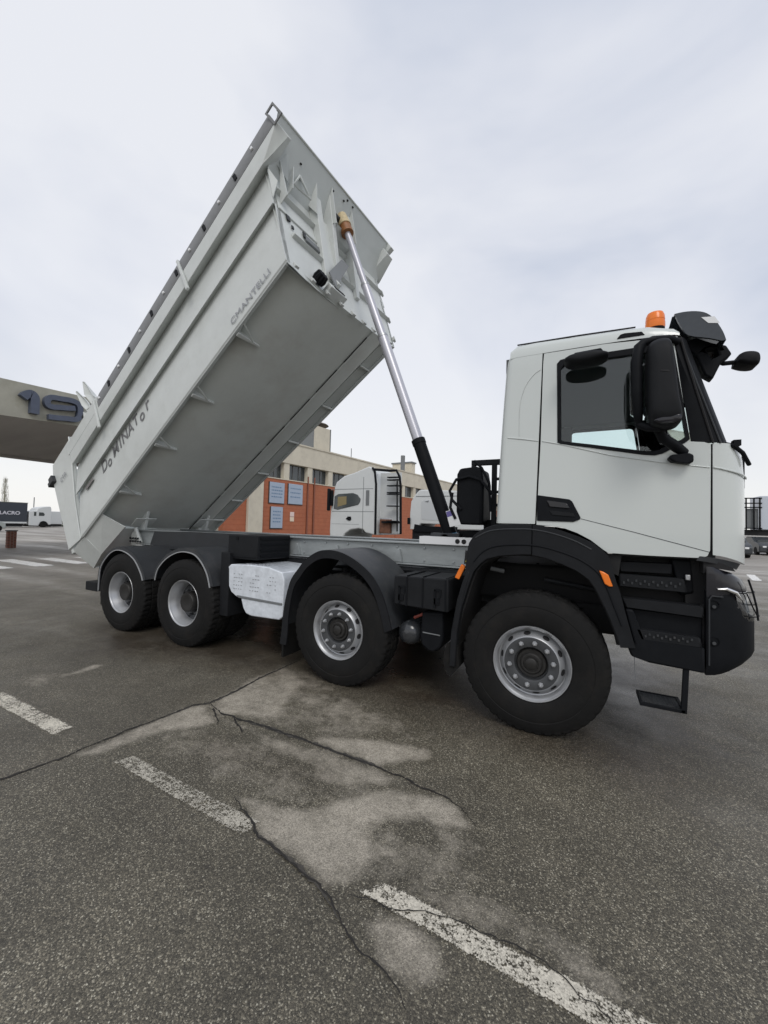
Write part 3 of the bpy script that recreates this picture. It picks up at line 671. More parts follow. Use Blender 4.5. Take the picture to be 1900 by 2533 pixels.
# ================================================================== RAISED BODY (own frame: s rearward, w across, h up)
BO = Vector((-2.60545, -.10, 4.54512))
AX = Matrix(((-.81487, .06504, -.57599), (.05732, .99786, .03160), (-.57681, .00727, .81685)))
def BT(p): return BO + AX @ Vector(p)
BD = sub('tipper_body', TR, (-4.7, 1.2, 3.4))
def bpart(q, name, m, ang=None, bevel=0, seg=2, parent=None): return q.build(name, m, parent or BD, ang=ang, bevel=bevel, seg=seg)
W_ = 2.42
def sf(h): return -.33*h
def sweep(prof, s0, s1, mirror=False):
    """closed profile (w,h) swept from s0(h) to s1(h)"""
    q = MB(BT); n = len(prof); vs = []
    fn0 = s0 if callable(s0) else (lambda h: s0); fn1 = s1 if callable(s1) else (lambda h: s1)
    for fn in (fn0, fn1):
        for w, h in prof: vs.append((fn(h), (W_-w) if mirror else w, h))
    fs = [(k, (k+1) % n, n+(k+1) % n, n+k) for k in range(n)]
    tri = tessellate_polygon([[Vector((w, h, 0)) for w, h in prof]])
    fs += [tuple(t) for t in tri] + [tuple(i+n for i in t) for t in tri]
    return q.add(vs, fs)
def rear(h): return 5.66 - .34*h
def hv(L_): return [(w, (h+4.204)/3.114*(w+3.114)-4.204) for w, h in L_]
lower = hv([(0,0),(-.012,.03),(-.012,.29),(.035,.706)]) + [(.085,.76),(.06,.29),(.05,0)]
ledge = hv([(.035,.706),(-.035,.773)]) + [(.06,.80),(.09,.77)]
upper = hv([(-.035,.7735),(-.030,.79),(.045,1.170)]) + [(.09,1.22),(.06,.80)]
shade_prof = hv([(.047,1.172),(.060,1.190)]) + [(.11,1.29),(.09,1.23)]
rail = hv([(.018,1.196),(-.075,1.321),(-.076,1.335),(-.075,1.553)]) + [(.02,1.45),(.10,1.45),(.11,1.30)]
roll = hv([(-.074,1.556),(-.080,1.60),(-.070,1.66),(-.045,1.715),(-.01,1.740)]) + [(.05,1.70),(.05,1.46)]
for mir in (False, True):
    bpart(sweep(lower, sf, rear, mir), 'side_panel', BODY, ang=25)
    bpart(sweep(ledge, sf, lambda h: 5.25, mir), 'side_rib', BODY, ang=25)
    bpart(sweep(upper, sf, rear, mir), 'upper_side_panel', BODY, ang=25)
    bpart(sweep(shade_prof, lambda h: -.36, lambda h: 4.99, mir), 'rail_shade_strip', GUARD)  # dark strip laid in for the shade under the top rail
    bpart(sweep(rail, lambda h: -.40 if h < 1.19 and h > 1.17 else (-.42 if h < 1.2 else -.80), lambda h: 5.16, mir), 'top_rail', BODY, bevel=.006)
    bpart(sweep(hv([(-.076,1.5535),(-.074,1.60),(-.065,1.765)])+[(.02,1.72),(.02,1.46)], lambda h: 3.97, lambda h: 5.20, mir), 'rail_extension', BODY, ang=30)
    bpart(sweep(roll, lambda h: -.78, lambda h: 3.95, mir), 'cover_roll', STRIP, ang=50)
def fsc(s_, w_, h_): return (s_, w_, h_)
# tarp clamps and pale buttons along the roll
for k in range(13):
    s_ = -.42+.355*k
    if k % 2: bpart(MB(BT).hexa([(s_,-.090,1.455),(s_+.05,-.090,1.455),(s_+.05,-.05,1.455),(s_,-.05,1.455)], [(s_,-.088,1.555),(s_+.05,-.088,1.555),(s_+.05,-.05,1.555),(s_,-.05,1.555)]), 'roll_clamp', BLK, bevel=.004)
    else: bpart(MB(BT).box((s_,-.094,1.50),(s_+.035,-.07,1.54)), 'roll_button', WHT, bevel=.006)
for s_ in (1.30, 4.05):
    bpart(MB(BT).hexa([(s_-.015,-.125,1.05),(s_+.03,-.125,1.05),(s_+.03,-.09,1.05),(s_-.015,-.09,1.05)], [(s_-.05,-.100,1.62),(s_-.01,-.100,1.62),(s_-.01,-.07,1.62),(s_-.05,-.07,1.62)]), 'rail_bracket', BODY, bevel=.005)
# corner plate with the square opening at the front top corner
q = MB(BT)
q.prism([(-.905,1.385),(-.76,1.385),(-.75,1.648),(-.895,1.648)], 'y', -.085, -.07, holes=[[(-.882,1.41),(-.783,1.41),(-.775,1.622),(-.872,1.622)]])
bpart(q, 'corner_plate', STRIP)
# rear side section with fold
for mir in (False, True):
    w = (lambda a: W_-a) if mir else (lambda a: a)
    q = MB(BT)
    A_ = [(5.12,w(.0),1.80),(5.86,w(-.05),1.72),(5.97,w(-.06),1.42),(6.12,w(-.03),.05),(5.66,w(.0),.0),(5.50,w(-.012),.64),(5.20,w(-.02),1.41)]
    q.add(A_ + [(a, b+(-.05 if mir else .05), c) for a, b, c in A_], [tuple(range(7)), tuple(range(13, 6, -1))] + [(k, (k+1) % 7, 7+(k+1) % 7, 7+k) for k in range(7)])
    bpart(q, 'rear_side_panel', BODY, bevel=.006)
    q = MB(BT); q.tube([(5.14,w(-.02),1.8),(5.20,w(-.035),1.41),(5.50,w(-.03),.64),(5.67,w(-.015),.0)], .014, 8); bpart(q, 'corner_seam', BODY, ang=50)
q = MB(BT); q.box((5.88,-.11,1.36),(6.02,-.03,1.50)); q.box((5.98,-.10,1.38),(6.10,.0,1.46)); q.tube([(5.95,-.1,1.42),(5.95,2.5,1.42)], .035, 12); bpart(q, 'tailgate_pivot', GUARD, bevel=.01)
q = MB(BT)
q.hexa([(5.86,0,1.70),(5.93,0,1.70),(5.93,W_,1.70),(5.86,W_,1.70)], [(6.05,0,-.05),(6.12,0,-.05),(6.12,W_,-.05),(6.05,W_,-.05)]); 
tg = bpart(q, 'tailgate', BODY, bevel=.01)
for w0_ in (.05,.62,1.2,1.78,2.3): bpart(MB(BT).hexa([(5.93,w0_,1.66),(5.99,w0_,1.66),(5.99,w0_+.07,1.66),(5.93,w0_+.07,1.66)], [(6.12,w0_,0),(6.17,w0_,0),(6.17,w0_+.07,0),(6.12,w0_+.07,0)]), 'tailgate_rib', BODY, parent=tg)
# rolled-up sheeting arms at the rear top
for P_ in ([(4.481,2.263),(4.44,2.25),(4.30,1.95),(4.21,1.665),(4.317,1.652),(4.429,1.896)], [(4.203,2.242),(4.16,2.20),(4.10,2.0),(4.06,1.80),(3.93,1.56),(4.00,1.50),(4.136,1.624),(4.267,2.0)], [(4.448,1.764),(4.166,1.645),(4.20,1.55),(4.50,1.60)]):
    n = len(P_); c = Vector((sum(p[0] for p in P_)/n, sum(p[1] for p in P_)/n)); q = MB(BT)
    a_ = [(x, -.05, z) for x, z in P_] + [(c.x, .03, c.y)]; b_ = [(x, -.035, z) for x, z in P_] + [(c.x, .045, c.y)]
    q.add(a_+b_, [(i, (i+1) % n, n) for i in range(n)] + [((i+1) % n+n+1, i+n+1, 2*n+1) for i in range(n)] + [(i, i+n+1, (i+1) % n+n+1, (i+1) % n) for i in range(n)]); bpart(q, 'folded_cover_end', BODY)
bpart(MB(BT).box((4.50,-.02,1.60),(4.60,.05,1.80)), 'cover_handle', BLK2, bevel=.01)
# hull: half-pipe floor
hull = [(.045,.30),(.06,.20),(.10,.12),(.17,.055),(.27,.0),(.40,-.045),(.56,-.08),(.75,-.10),(1.0,-.115),(1.38,-.12),(1.55,-.118),(1.66,-.115)]
hull2 = [(1.66,-.128),(1.80,-.12),(1.95,-.095),(2.06,-.05),(2.12,.0),(2.14,.10)]
def hsweep(prof, ss, th=.02):
    q = MB(BT); rows = [[(s_, w_, h_+(.0 if True else 0)) for w_, h_ in prof] for s_ in ss]; q.grid(rows)
    rows = [[(s_, w_, h_+th) for w_, h_ in prof] for s_ in ss]; return q.grid(rows)
bpart(hsweep(hull, [.0,1.3,2.6,3.9,5.2]), 'hull_floor', HULL, ang=50)
bpart(hsweep(hull2, [.0,1.3,2.6,3.9,5.25]), 'hull_floor', HULL, ang=50)
q = MB(BT)
for k in range(8):
    s0_ = .12+.66*k; q.box((s0_, 1.650, -.130), (s0_+.50, 1.661, -.120))
bpart(q, 'floor_seam_gap', DARK)
q = MB(BT); q.grid([[(s_, 1.662, -.126), (s_, 1.672, -.139), (s_, 1.70, -.136)] for s_ in (.1, 5.1)]); bpart(q, 'floor_strip_edge', BODY)
# far outer rail underside
q = MB(BT); q.box((.05,2.14,.0),(5.5,2.36,.035)); bpart(q, 'far_side_shelf', BODYD)
q = MB(BT); q.box((.0,2.36,-.02),(5.55,2.43,.10)); bpart(q, 'bottom_rail', BODYD, bevel=.006)
q = MB(BT); q.box((.0,.0,-.012),(5.62,.035,.03)); bpart(q, 'bottom_rail', BODYD, bevel=.004)
for s_ in (1.05, 2.13, 3.16, 4.31):
    q = MB(BT)
    q.hexa([(s_-.035,.03,-.035),(s_+.02,.03,-.035),(s_+.02,.03,-.015),(s_-.035,.03,-.015)], [(s_-.02,.35,-.075),(s_+.005,.35,-.075),(s_+.005,.35,-.055),(s_-.02,.35,-.055)])
    q.hexa([(s_-.01,.03,-.02),(s_+.0,.03,-.02),(s_+.0,.05,.24),(s_-.01,.05,.24)], [(s_-.01,.35,-.06),(s_+.0,.35,-.06),(s_+.0,.36,-.03),(s_-.01,.36,-.03)])
    q.hexa([(s_-.17,.035,-.02),(s_-.145,.035,-.02),(s_-.145,.035,.0),(s_-.17,.035,.0)], [(s_-.04,.24,-.065),(s_-.015,.24,-.065),(s_-.015,.24,-.045),(s_-.04,.24,-.045)])
    bpart(q, 'underbody_bracket', BODY, bevel=.004)
for s_ in (.55, 1.5, 2.45, 3.4, 4.3, 5.0):
    bpart(MB(BT).box((s_,2.10,-.05),(s_+.025,2.37,-.01)), 'underbody_bracket', BODY, bevel=.004)
# front wall, leaning forward
def FW(w, h, off=0): return (sf(h)-off, w, h)
q = MB(BT); ws = [0,.3,.6,.72,1.1,1.3,1.5,1.8,2.1,W_]
q.grid([[FW(w_, -.02-.10*math.sin(math.pi*min(1,max(0,w_/W_)))**.7) for w_ in ws], [FW(w_, .1) for w_ in ws], [FW(w_, 1.18) for w_ in ws]])
q.grid([[(sf(-.02)+.03, w_, -.02-.10*math.sin(math.pi*w_/W_)**.7) for w_ in ws], [(sf(.1)+.04, w_, .1) for w_ in ws], [(sf(1.18)+.04, w_, 1.18) for w_ in ws]])
fw_ = bpart(q, 'front_wall', BODY)
def ribf(w0_, w1_, h_, t=.05, dd=.05):
    q = MB(BT); q.hexa([FW(w0_,h_-t/2), FW(w0_,h_-t/2,dd), FW(w1_,h_-t/2,dd), FW(w1_,h_-t/2)], [FW(w0_,h_+t/2), FW(w0_,h_+t/2,dd*.6), FW(w1_,h_+t/2,dd*.6), FW(w1_,h_+t/2)]); return q
for (a_, b_, h_) in ((.07,.78,.96),(.20,.74,.46),(1.09,W_,.95),(1.12,W_,.46),(.05,.72,.76)):
    bpart(ribf(a_, b_, h_, .045 if h_ != .76 else .10, .06 if h_ != .76 else .02), 'front_wall_rib', BODY, bevel=.004)
def post(w0_, w1_, h0_, h1_, d0_, d1_):
    q = MB(BT); q.hexa([FW(w0_,h0_), FW(w0_,h0_,d0_), FW(w1_,h0_,d0_), FW(w1_,h0_)], [FW(w0_,h1_), FW(w0_,h1_,d1_), FW(w1_,h1_,d1_), FW(w1_,h1_)]); return q
bpart(post(.72,.84,.10,1.30,.02,.16), 'hoist_post', BODY, bevel=.005)
bpart(post(.98,1.06,.30,1.52,.05,.26), 'hoist_post', BODY, bevel=.005)
bpart(post(1.42,1.50,.30,1.52,.05,.26), 'hoist_post', BODY, bevel=.005)
bpart(post(.84,.98,.10,1.12,.02,.08), 'post_web', BODY)
q = MB(BT); q.hexa([FW(1.06,1.0,.01),FW(1.06,1.0,.10),FW(1.42,1.0,.10),FW(1.42,1.0,.01)], [FW(1.06,1.04,.01),FW(1.06,1.04,.22),FW(1.42,1.04,.22),FW(1.42,1.04,.01)]); bpart(q, 'hoist_cross_plate', BODYD)
q = MB(BT); q.tube([(-.60,1.00,1.20),(-.60,1.48,1.20)], .035, 12); bpart(q, 'hoist_pin', CHD, ang=40)
# head board (spill plate) leaning forward over the cab
q = MB(BT)
for dz in (0, .012):
    q.grid([[(-.385-.0*t, w_, 1.175+dz) for w_ in (0,.6,1.2,1.8,W_)], [(-.62, w_, 1.36+dz) for w_ in (-.01,.6,1.2,1.8,W_+.03)], [(-.875, w_, 1.545+dz) for w_ in (-.03,.6,1.2,1.8,W_+.05)]] if not (t := 0) else [])
bpart(q, 'canopy_plate', BODYD)
q = MB(BT); q.tube([(-.885,-.05,1.555),(-.885,W_+.07,1.555)], .016, 8); bpart(q, 'canopy_edge', BODY, ang=50)
q = MB(BT); q.box((-.90,W_+.0,1.44),(-.80,W_+.10,1.60)); bpart(q, 'canopy_end_cap', BODY, bevel=.006)
q = MB(BT)
for (s_, w_, h_) in ((-.70,.42,1.41),(-.78,1.02,1.465),(-.84,1.32,1.515),(-.80,1.25,1.48),(-.835,1.45,1.51)):
    q.lathe([(h_-.012,.012),(h_+.004,.012),(h_+.004,.0005)], (s_, w_, 0), axis='z', n=10); q.add([(s_+.01*math.cos(a), w_+.01*math.sin(a), h_-.012) for a in [k*.785 for k in range(8)]], [tuple(range(8))])
bpart(q, 'plate_hole', DARK)
# gussets and lashing frame on the head board
def tri(a, b, c, th=.012):
    a, b, c = Vector(a), Vector(b), Vector(c); n = (b-a).cross(c-a).normalized()*th; q = MB(BT); q.add([a,b,c,a+n,b+n,c+n], [(0,2,1),(3,4,5),(0,1,4,3),(1,2,5,4),(2,0,3,5)]); return q
bpart(tri(FW(.10,.80),FW(.10,.80,.14),(-.56,.13,1.31)), 'gusset', BODY); bpart(tri(FW(.0,.80),FW(.0,1.2,.02),FW(.03,.95,.10)), 'gusset', BODY)
bpart(tri(FW(.25,1.02),FW(.25,1.02,.14),(-.62,.33,1.36)), 'gusset', BODY); bpart(tri((-.50,.10,1.28),(-.66,.22,1.40),(-.46,.26,1.16)), 'gusset', BODYD)
bpart(tri(FW(.70,1.0,.14),FW(.70,1.3,.0),(-.70,.74,1.43)), 'gusset', BODY); bpart(tri(FW(1.0,1.0,.24),(-.40,1.0,1.17),(-.80,1.0,1.49)), 'gusset', BODY); bpart(tri(FW(1.46,1.0,.24),(-.40,1.46,1.17),(-.80,1.46,1.49)), 'gusset', BODY)
q = MB(BT); q.tube([(-.60,.45,1.34),(-.52,.60,1.14),(-.50,.30,1.12),(-.60,.45,1.34)], .016, 6); bpart(q, 'lashing_frame', BODY, ang=40)
# square cut-outs in the corner panel
for (w_, h_, s1_, s2_) in ((.155,.665,.055,.07),(.215,.575,.035,.035),(.43,.63,.05,.075)):
    bpart(MB(BT).hexa([FW(w_,h_-s2_/2,.012),FW(w_,h_-s2_/2,.026),FW(w_+s1_,h_-s2_/2,.026),FW(w_+s1_,h_-s2_/2,.012)], [FW(w_,h_+s2_/2,.012),FW(w_,h_+s2_/2,.026),FW(w_+s1_,h_+s2_/2,.026),FW(w_+s1_,h_+s2_/2,.012)]), 'cut_out', GUARD)
bpart(MB(BT).hexa([FW(.46,.56,.006),FW(.46,.56,.03),FW(.72,.56,.03),FW(.72,.56,.006)], [FW(.46,.63,.006),FW(.46,.63,.03),FW(.72,.63,.03),FW(.72,.63,.006)]), 'recess_strip', GRY)
# camlock, dark slot, flat grey plate
q = MB(BT); 
for k in range(7):
    th = k*.9; q.lathe([(-.10,.0005),(-.09,.03),(-.02,.042),(.03,.03),(.04,.0005)], (-.05, .50+.045*math.cos(th), .02+.05*math.sin(th)), axis='x', n=8)
bpart(q, 'camlock', BLK, ang=40)
q = MB(BT); q.box((-.12,.60,-.10),(.02,.93,-.02)); lo = bpart(q, 'lock_slot_frame', BODY, bevel=.008)
bpart(MB(BT).box((-.128,.69,-.082),(-.10,.88,-.035)), 'lock_slot', DARK, parent=lo)
q = MB(BT); Q_ = [(1.13,.66),(1.32,.68),(.80,.05),(.72,.22)]; q.hexa([FW(a, b, .085) for a, b in Q_], [FW(a, b, .10) for a, b in Q_]); bpart(q, 'stop_plate', mat('mid_grey_plate', (.20,.21,.215), .5))
q = MB(BT); q.box((-.16,.84,.10),(-.06,.90,.18)); bpart(q, 'stop_plate_arm', BODY, bevel=.004)
# jagged lower lip of front wall
for k in range(9):
    w_ = .06+.26*k; bpart(MB(BT).box((-.045,w_,-.06-.11*math.sin(math.pi*w_/W_)**.7),(-.015,w_+.06,-.0-.10*math.sin(math.pi*w_/W_)**.7)), 'wall_tab', BODY, bevel=.004)
for h_ in (.95,.46,.12):
    bpart(MB(BT).hexa([FW(W_,h_-.03),FW(W_,h_-.03,.05),FW(W_+.07,h_-.03,.03),FW(W_+.07,h_-.03)], [FW(W_,h_+.03),FW(W_,h_+.03,.05),FW(W_+.07,h_+.03,.03),FW(W_+.07,h_+.03)]), 'wall_tab', BODY, bevel=.004)
# rear lower cheeks (tail of the hull)
q = MB(BT); q.hexa([(4.95,.03,.0),(5.62,.03,.0),(5.62,.05,.0),(4.95,.05,.0)], [(4.85,.26,-.32),(5.62,.20,-.36),(5.62,.22,-.36),(4.85,.28,-.32)]); bpart(q, 'tail_cheek', BODY)
q = MB(BT); q.hexa([(5.62,.02,.0),(6.06,.0,.0),(6.06,.03,.0),(5.62,.05,.0)], [(5.62,.20,-.36),(6.06,.24,-.38),(6.06,.27,-.38),(5.62,.23,-.36)]); bpart(q, 'tail_cheek', BODY)
q = MB(BT); q.grid([[(5.2,w_,-.118) for w_ in (.3,1.2,2.1)], [(5.62,w_,-.34) for w_ in (.24,1.2,2.1)], [(6.05,w_,-.36) for w_ in (.27,1.2,2.1)]]); q.grid([[(6.06,.0,.0),(6.06,W_,.0)],[(6.06,.24,-.37),(6.06,2.18,-.37)]]); bpart(q, 'tail_floor', HULL)
# hinges
for w_ in (.62, 1.80):
    q = MB(BT); q.hexa([(4.70,w_,-.08),(5.30,w_,-.08),(5.30,w_+.05,-.08),(4.70,w_+.05,-.08)], [(5.02,w_,-.34),(5.22,w_,-.36),(5.22,w_+.05,-.36),(5.02,w_+.05,-.34)]); q.box((4.80,w_-.16,-.185),(5.05,w_+.18,-.168)); bpart(q, 'hinge_plate', BODY, bevel=.005)
q = MB()
for y in (.72, 1.98):
    q.tube([(-6.60,y,1.33),(-6.60,y+.16,1.33)], .075, 16); q.prism([(-6.75,1.16),(-6.42,1.16),(-6.53,1.38),(-6.67,1.38)], 'y', y+.04, y+.10); q.tube([(-6.42,y+.02,1.22),(-6.52,y-.02,1.47)], .03, 8)
q.build('hinge_pivot', BODY, TR, ang=40)
q = MB()
for k in range(9): q.lathe([(0,.018),(-.02,.016),(-.022,.0005)], (-6.64+.07*(k % 5), .70, 1.24+.05*(k//5)), n=8)
q.build('pivot_bolt', CHD, TR)
# reflector and lettering on the side panel
bpart(MB(BT).hexa([(4.83,-.004,.60),(5.12,-.004,.60),(5.12,-.012,.60),(4.83,-.012,.60)], [(4.83,.008,.655),(5.12,.008,.655),(5.12,.0,.655),(4.83,.0,.655)]), 'side_reflector', mat('grey_reflector', (.22,.20,.20), .4), bevel=.002)
pn = Vector((0, .044, .416)).normalized()
def bframe(s_, w_, h_, up=(0,.105,.99)): return frame(BT((s_, w_, h_)), AX @ Vector((-1,0,0)), AX @ Vector(up))
LT = [('D',.31,0,.205),('o',.29,-.045,.20),('M',.31,.0,.235),('I',.30,.0,.09),('N',.30,.0,.205),('A',.29,.0,.19),('T',.27,.01,.18),('o',.30,-.055,.20),('r',.33,-.005,.15)]
x_ = 4.54
for ch, sz, dy, adv in LT:
    text('body_lettering', ch, sz, PRT, BD, bframe(x_, -.012+.105*(.20+dy), .505+dy, (0,.105,.99)) @ Matrix.Translation((0,0,.006)), ext=.001, xs=.86, bold=.003, align='LEFT')
    x_ -= adv
text('body_lettering', 'CMANTELLI', .115, PRTL, BD, bframe(.62, -.017, .075, (0,0,1)) @ Matrix.Translation((0,0,.006)), ext=.001, xs=1.32)
text('rear_panel_stamp', 'CTR', .13, PRTL, BD, bframe(5.62, -.032, 1.22, (.3,0,1)) @ Matrix.Translation((0,0,.016)), ext=.001, xs=1.0)

# ================================================================== CAB
CB = sub('cab', TR, (.5, 1.25, 1.5))
def both(q): return q
def cpart(q, name, m, **k): return q.build(name, m, k.pop('parent', CB), **k)
winP = [(.166,2.955),(.19,2.982),(.23,2.988),(.88,2.988),(.912,2.975),(.925,2.945),(1.018,2.29),(.99,2.265),(.935,2.241),(.86,2.198),(.815,2.188),(.75,2.196),(.702,2.206),(.40,2.272),(.20,2.312),(.176,2.326)]
doorP = [(.066,3.062),(.060,2.97),(.049,2.333),(.025,1.668),(.212,1.652),(.32,1.612),(.416,1.559),(.50,1.49),(.532,1.469),(.80,1.464),(1.088,1.465),(1.118,1.482),(1.132,1.52),(1.133,1.60),(1.137,2.245),(1.10,2.262),(1.018,2.272)]
doorTop = [(.935,2.96),(.95,3.03),(.50,3.060)]
vent = [(.030,1.908),(.265,1.872),(.285,1.855),(.345,1.730),(.340,1.716),(.294,1.696),(.030,1.700)]
for side in (0, 1):
    Y = lambda y: (2.5-y) if side else y
    dr = None
    outer = doorP + doorTop
    q = MB(); q.prism(outer, 'y', Y(0), Y(.035), holes=[winP])
    door = cpart(q, 'door', CAB, bevel=.004)
    cx = sum(p[0] for p in winP)/len(winP); cz = sum(p[1] for p in winP)/len(winP)
    inn = [(p[0]+(cx-p[0])*.055, p[1]+(cz-p[1])*.085) for p in winP]
    outr = [(p[0]-(cx-p[0])*.005, p[1]-(cz-p[1])*.01) for p in winP]
    MB().prism(outr, 'y', Y(-.006), Y(.03), holes=[inn]).build('window_seal', BLK, door)
    MB().prism([(p[0]-(cx-p[0])*.0-.0, p[1]) for p in winP], 'y', Y(.018), Y(.023)).build('side_window', GLS, door)
    MB().prism(vent, 'y', Y(-.010), Y(.02)).build('door_handle_recess', BLK, door, bevel=.006)
    if not side:
        MB().prism([(.10,1.865),(.25,1.842),(.27,1.80),(.12,1.815)], 'y', -.020, -.009).build('door_handle', GLOSS, door, bevel=.006)
        MB().prism([(.12,1.785),(.29,1.765),(.31,1.735),(.14,1.75)], 'y', -.016, -.009).build('door_handle', BLK2, door, bevel=.006)
        MB().tube([(.345,-.0005,1.722),(.70,-.001,1.628),(1.128,-.0005,1.508)], .0022, 6).build('door_crease', GUARD, door)
        MB().tube([(.06,-.0005,2.345),(.20,-.001,2.31),(.55,-.001,2.200),(.85,-.001,2.135),(1.13,-.0005,2.085)], .005, 8).build('belt_crease', CAB, door, ang=60)
    # rear quarter + rounded rear corner + back
    zs = [1.675,1.9,2.15,2.4,2.7,2.95,3.05,3.11,3.15,3.172]; xr = [-.302,-.293,-.283,-.272,-.256,-.240,-.228,-.205,-.170,-.12]; yi = [0,0,0,0,0,0,0,.006,.02,.05]
    gx = lambda z: .015+(z-1.668)*.0284
    rows = []
    for z, x, y0 in zip(zs, xr, yi):
        row = [(gx(z), Y(y0), z)]
        row += [(x+.06, Y(y0), z)]
        for k in range(1, 7): th = k*math.pi/12; row.append((x+.06-.06*math.sin(th), Y(y0+.06-.06*math.cos(th)), z))
        row.append((x, Y(1.25), z)); rows.append(row)
    cpart(MB().grid(rows), 'rear_quarter_panel', CAB, ang=40)
    if not side:
        MBq = MB().tube([(-.21,-.0003,2.392),(-.10,-.002,2.375),(.03,-.0005,2.348)], .005, 8); cpart(MBq, 'belt_crease', CAB, ang=60)
        pts = [(-.118,2.40),(-.118,2.62),(-.105,2.72),(-.07,2.82),(-.01,2.90),(.045,2.935)]
        cpart(MB().tube([(a, -.0006, b) for a, b in smoothp(pts)], .0035, 6), 'quarter_crease', CAB, ang=60)
    # black liner behind the gaps
    cpart(MB().prism([(-.02,1.68),(-.02,3.05),(.06,3.09),(.10,3.03),(.09,1.68)], 'y', Y(.028), Y(.05)), 'door_jamb', DARK)
    # front corner panel and cab front
    rows = []
    for z, cut in ((1.49,0),(1.60,0),(1.8,0),(2.0,0),(2.15,-.012),(2.25,-.035)):
        row = [(1.146, Y(0), z)]
        for k in range(1, 11):
            th = k*math.pi/20; x = 1.146+(.245+cut)*math.sin(th); y = .36*(1-math.cos(th)); zz = z
            if z == 1.49: zz = 1.49-.075*math.sin(th)**1.5
            row.append((x, Y(y), zz))
        row.append((1.41+cut, Y(1.25), zz if z == 1.49 else z)); rows.append(row)
    cpart(MB().grid(rows), 'front_corner_panel', CAB, ang=50)
    cpart(MB().prism([(1.08,1.47),(1.08,2.25),(1.165,2.25),(1.165,1.47)], 'y', Y(.020), Y(.04)), 'door_jamb', DARK)
    # belt highlight strip on the corner
    pts = [(1.15+.248*math.sin(k*math.pi/20), Y(.36*(1-math.cos(k*math.pi/20))-.003), 2.085-.06*math.sin(k*math.pi/20)) for k in range(0, 9)]
    cpart(MB().tube(pts, .006, 6), 'belt_crease', CAB, ang=60)
    # A pillar (black) wrapping towards the windscreen
    rows = []
    for t_ in range(7):
        t = t_/6; z = 2.253+(3.03-2.253)*t; xa = 1.03-(1.03-.93)*t; xs = 1.215-(1.215-.985)*t
        rows.append([(xa, Y(.012), z), (xs-.07, Y(-.002), z), (xs-.03, Y(.006), z), (xs, Y(.03), z), (xs+.035, Y(.10), z), (xs+.05, Y(.17), z)])
    cpart(MB().grid(rows), 'a_pillar', BLK, ang=30)
    cpart(MB().tube([(1.148,Y(-.005),2.25),(1.05,Y(-.004),2.65),(.965,Y(-.003),3.02)], .008, 6), 'pillar_seal', DARK)
    cpart(MB().tube([(1.19,Y(.004),2.25),(1.07,Y(.006),2.65),(.975,Y(.01),2.98)], .006, 6), 'pillar_seal', GUARD)
    # roof side band and roof surface
    rows = []
    for x, zg, zt in ((-.20,3.06,3.14),(-.145,3.066,3.184),(.0,3.066,3.188),(.335,3.066,3.177),(.60,3.062,3.167),(.78,3.055,3.155),(.86,3.052,3.130),(.93,3.045,3.108),(.962,3.035,3.075)):
        rows.append([(x, Y(0), zg), (x, Y(.004), zg+(zt-zg)*.5), (x, Y(.02), zg+(zt-zg)*.82), (x, Y(.05), zt), (x+.005, Y(.14), zt+.015), (x+.03, Y(.6), zt+.04), (x+.04, Y(1.25), zt+.05)])
    cpart(MB().grid(rows), 'roof', CAB, ang=50)
cpart(MB().tube([(-.15,.045,3.190),(.3,.045,3.182),(.70,.045,3.168)], .006, 6), 'roof_gutter', DARK)
cpart(MB().prism([(.575,3.082),(.600,3.112),(.63,3.117),(.735,3.108),(.755,3.080)], 'y', -.004, .03), 'roof_slot', BLK, bevel=.004)
# windscreen
rows = []
for t_ in range(5):
    t = t_/4; z = 2.253+.77*t; xs = 1.265-.23*t; rows.append([(xs+.03*math.sin(math.pi*k/8), .17+2.16*k/8, z) for k in range(9)])
cpart(MB().grid(rows), 'windscreen', GLS, ang=60)
q = MB(); q.box((1.26,.3,1.95),(1.40,2.2,2.20)); cpart(q, 'front_grille', BLK, bevel=.02)
q = MB(); q.tube([(1.20,.10,2.27),(1.27,.05,2.235),(1.33,.10,2.19),(1.385,.18,2.12)], .014, 8); q.box((1.27,.05,2.235),(1.31,.11,2.275)); cpart(q, 'wiper_mount', BLK, ang=40)
# interior
IN = mat('cab_interior', (.09,.095,.10), .8); INL = mat('headliner', (.17,.18,.18), .9)
cpart(MB().box((-.24,.06,1.68),(1.05,2.44,1.74)), 'cab_floor', DARK)
cpart(MB().box((-.24,.05,1.7),(-.20,2.45,3.08)), 'rear_lining', IN)
cpart(MB().box((-.20,.06,3.02),(.93,2.44,3.055)), 'headliner', INL)
q = MB(); q.prism([(.92,1.74),(.86,2.0),(.90,2.22),(1.02,2.27),(1.20,2.20),(1.25,1.74)], 'y', .07, 2.43); cpart(q, 'dashboard', IN, bevel=.03)
for y in (.25, 1.65):
    q = MB(); q.prism([(-.10,1.74),(.42,1.74),(.44,2.02),(.10,2.04),(.02,2.62),(-.10,2.62)], 'y', y, y+.55); q.box((-.10,y+.14,2.62),(.0,y+.41,2.82)); cpart(q, 'seat', IN, bevel=.04, seg=3)
q = MB(); pts = [(.78+.09*math.cos(t), 1.93+.22*math.sin(t), 2.28+.18*math.cos(t)) for t in [k*2*math.pi/24 for k in range(25)]]; q.tube(pts, .014, 8); q.tube([(.95,1.93,2.05),(.78,1.93,2.28)], .03, 8); cpart(q, 'steering_wheel', BLK, ang=40)
q = MB(); q.prism([(.07,1.74),(.20,1.74),(.20,3.0),(.07,3.0)], 'y', 2.38, 2.44); q.prism([(.07,1.74),(.16,1.74),(.16,3.0),(.07,3.0)], 'y', .06, .10); cpart(q, 'b_pillar_trim', IN)
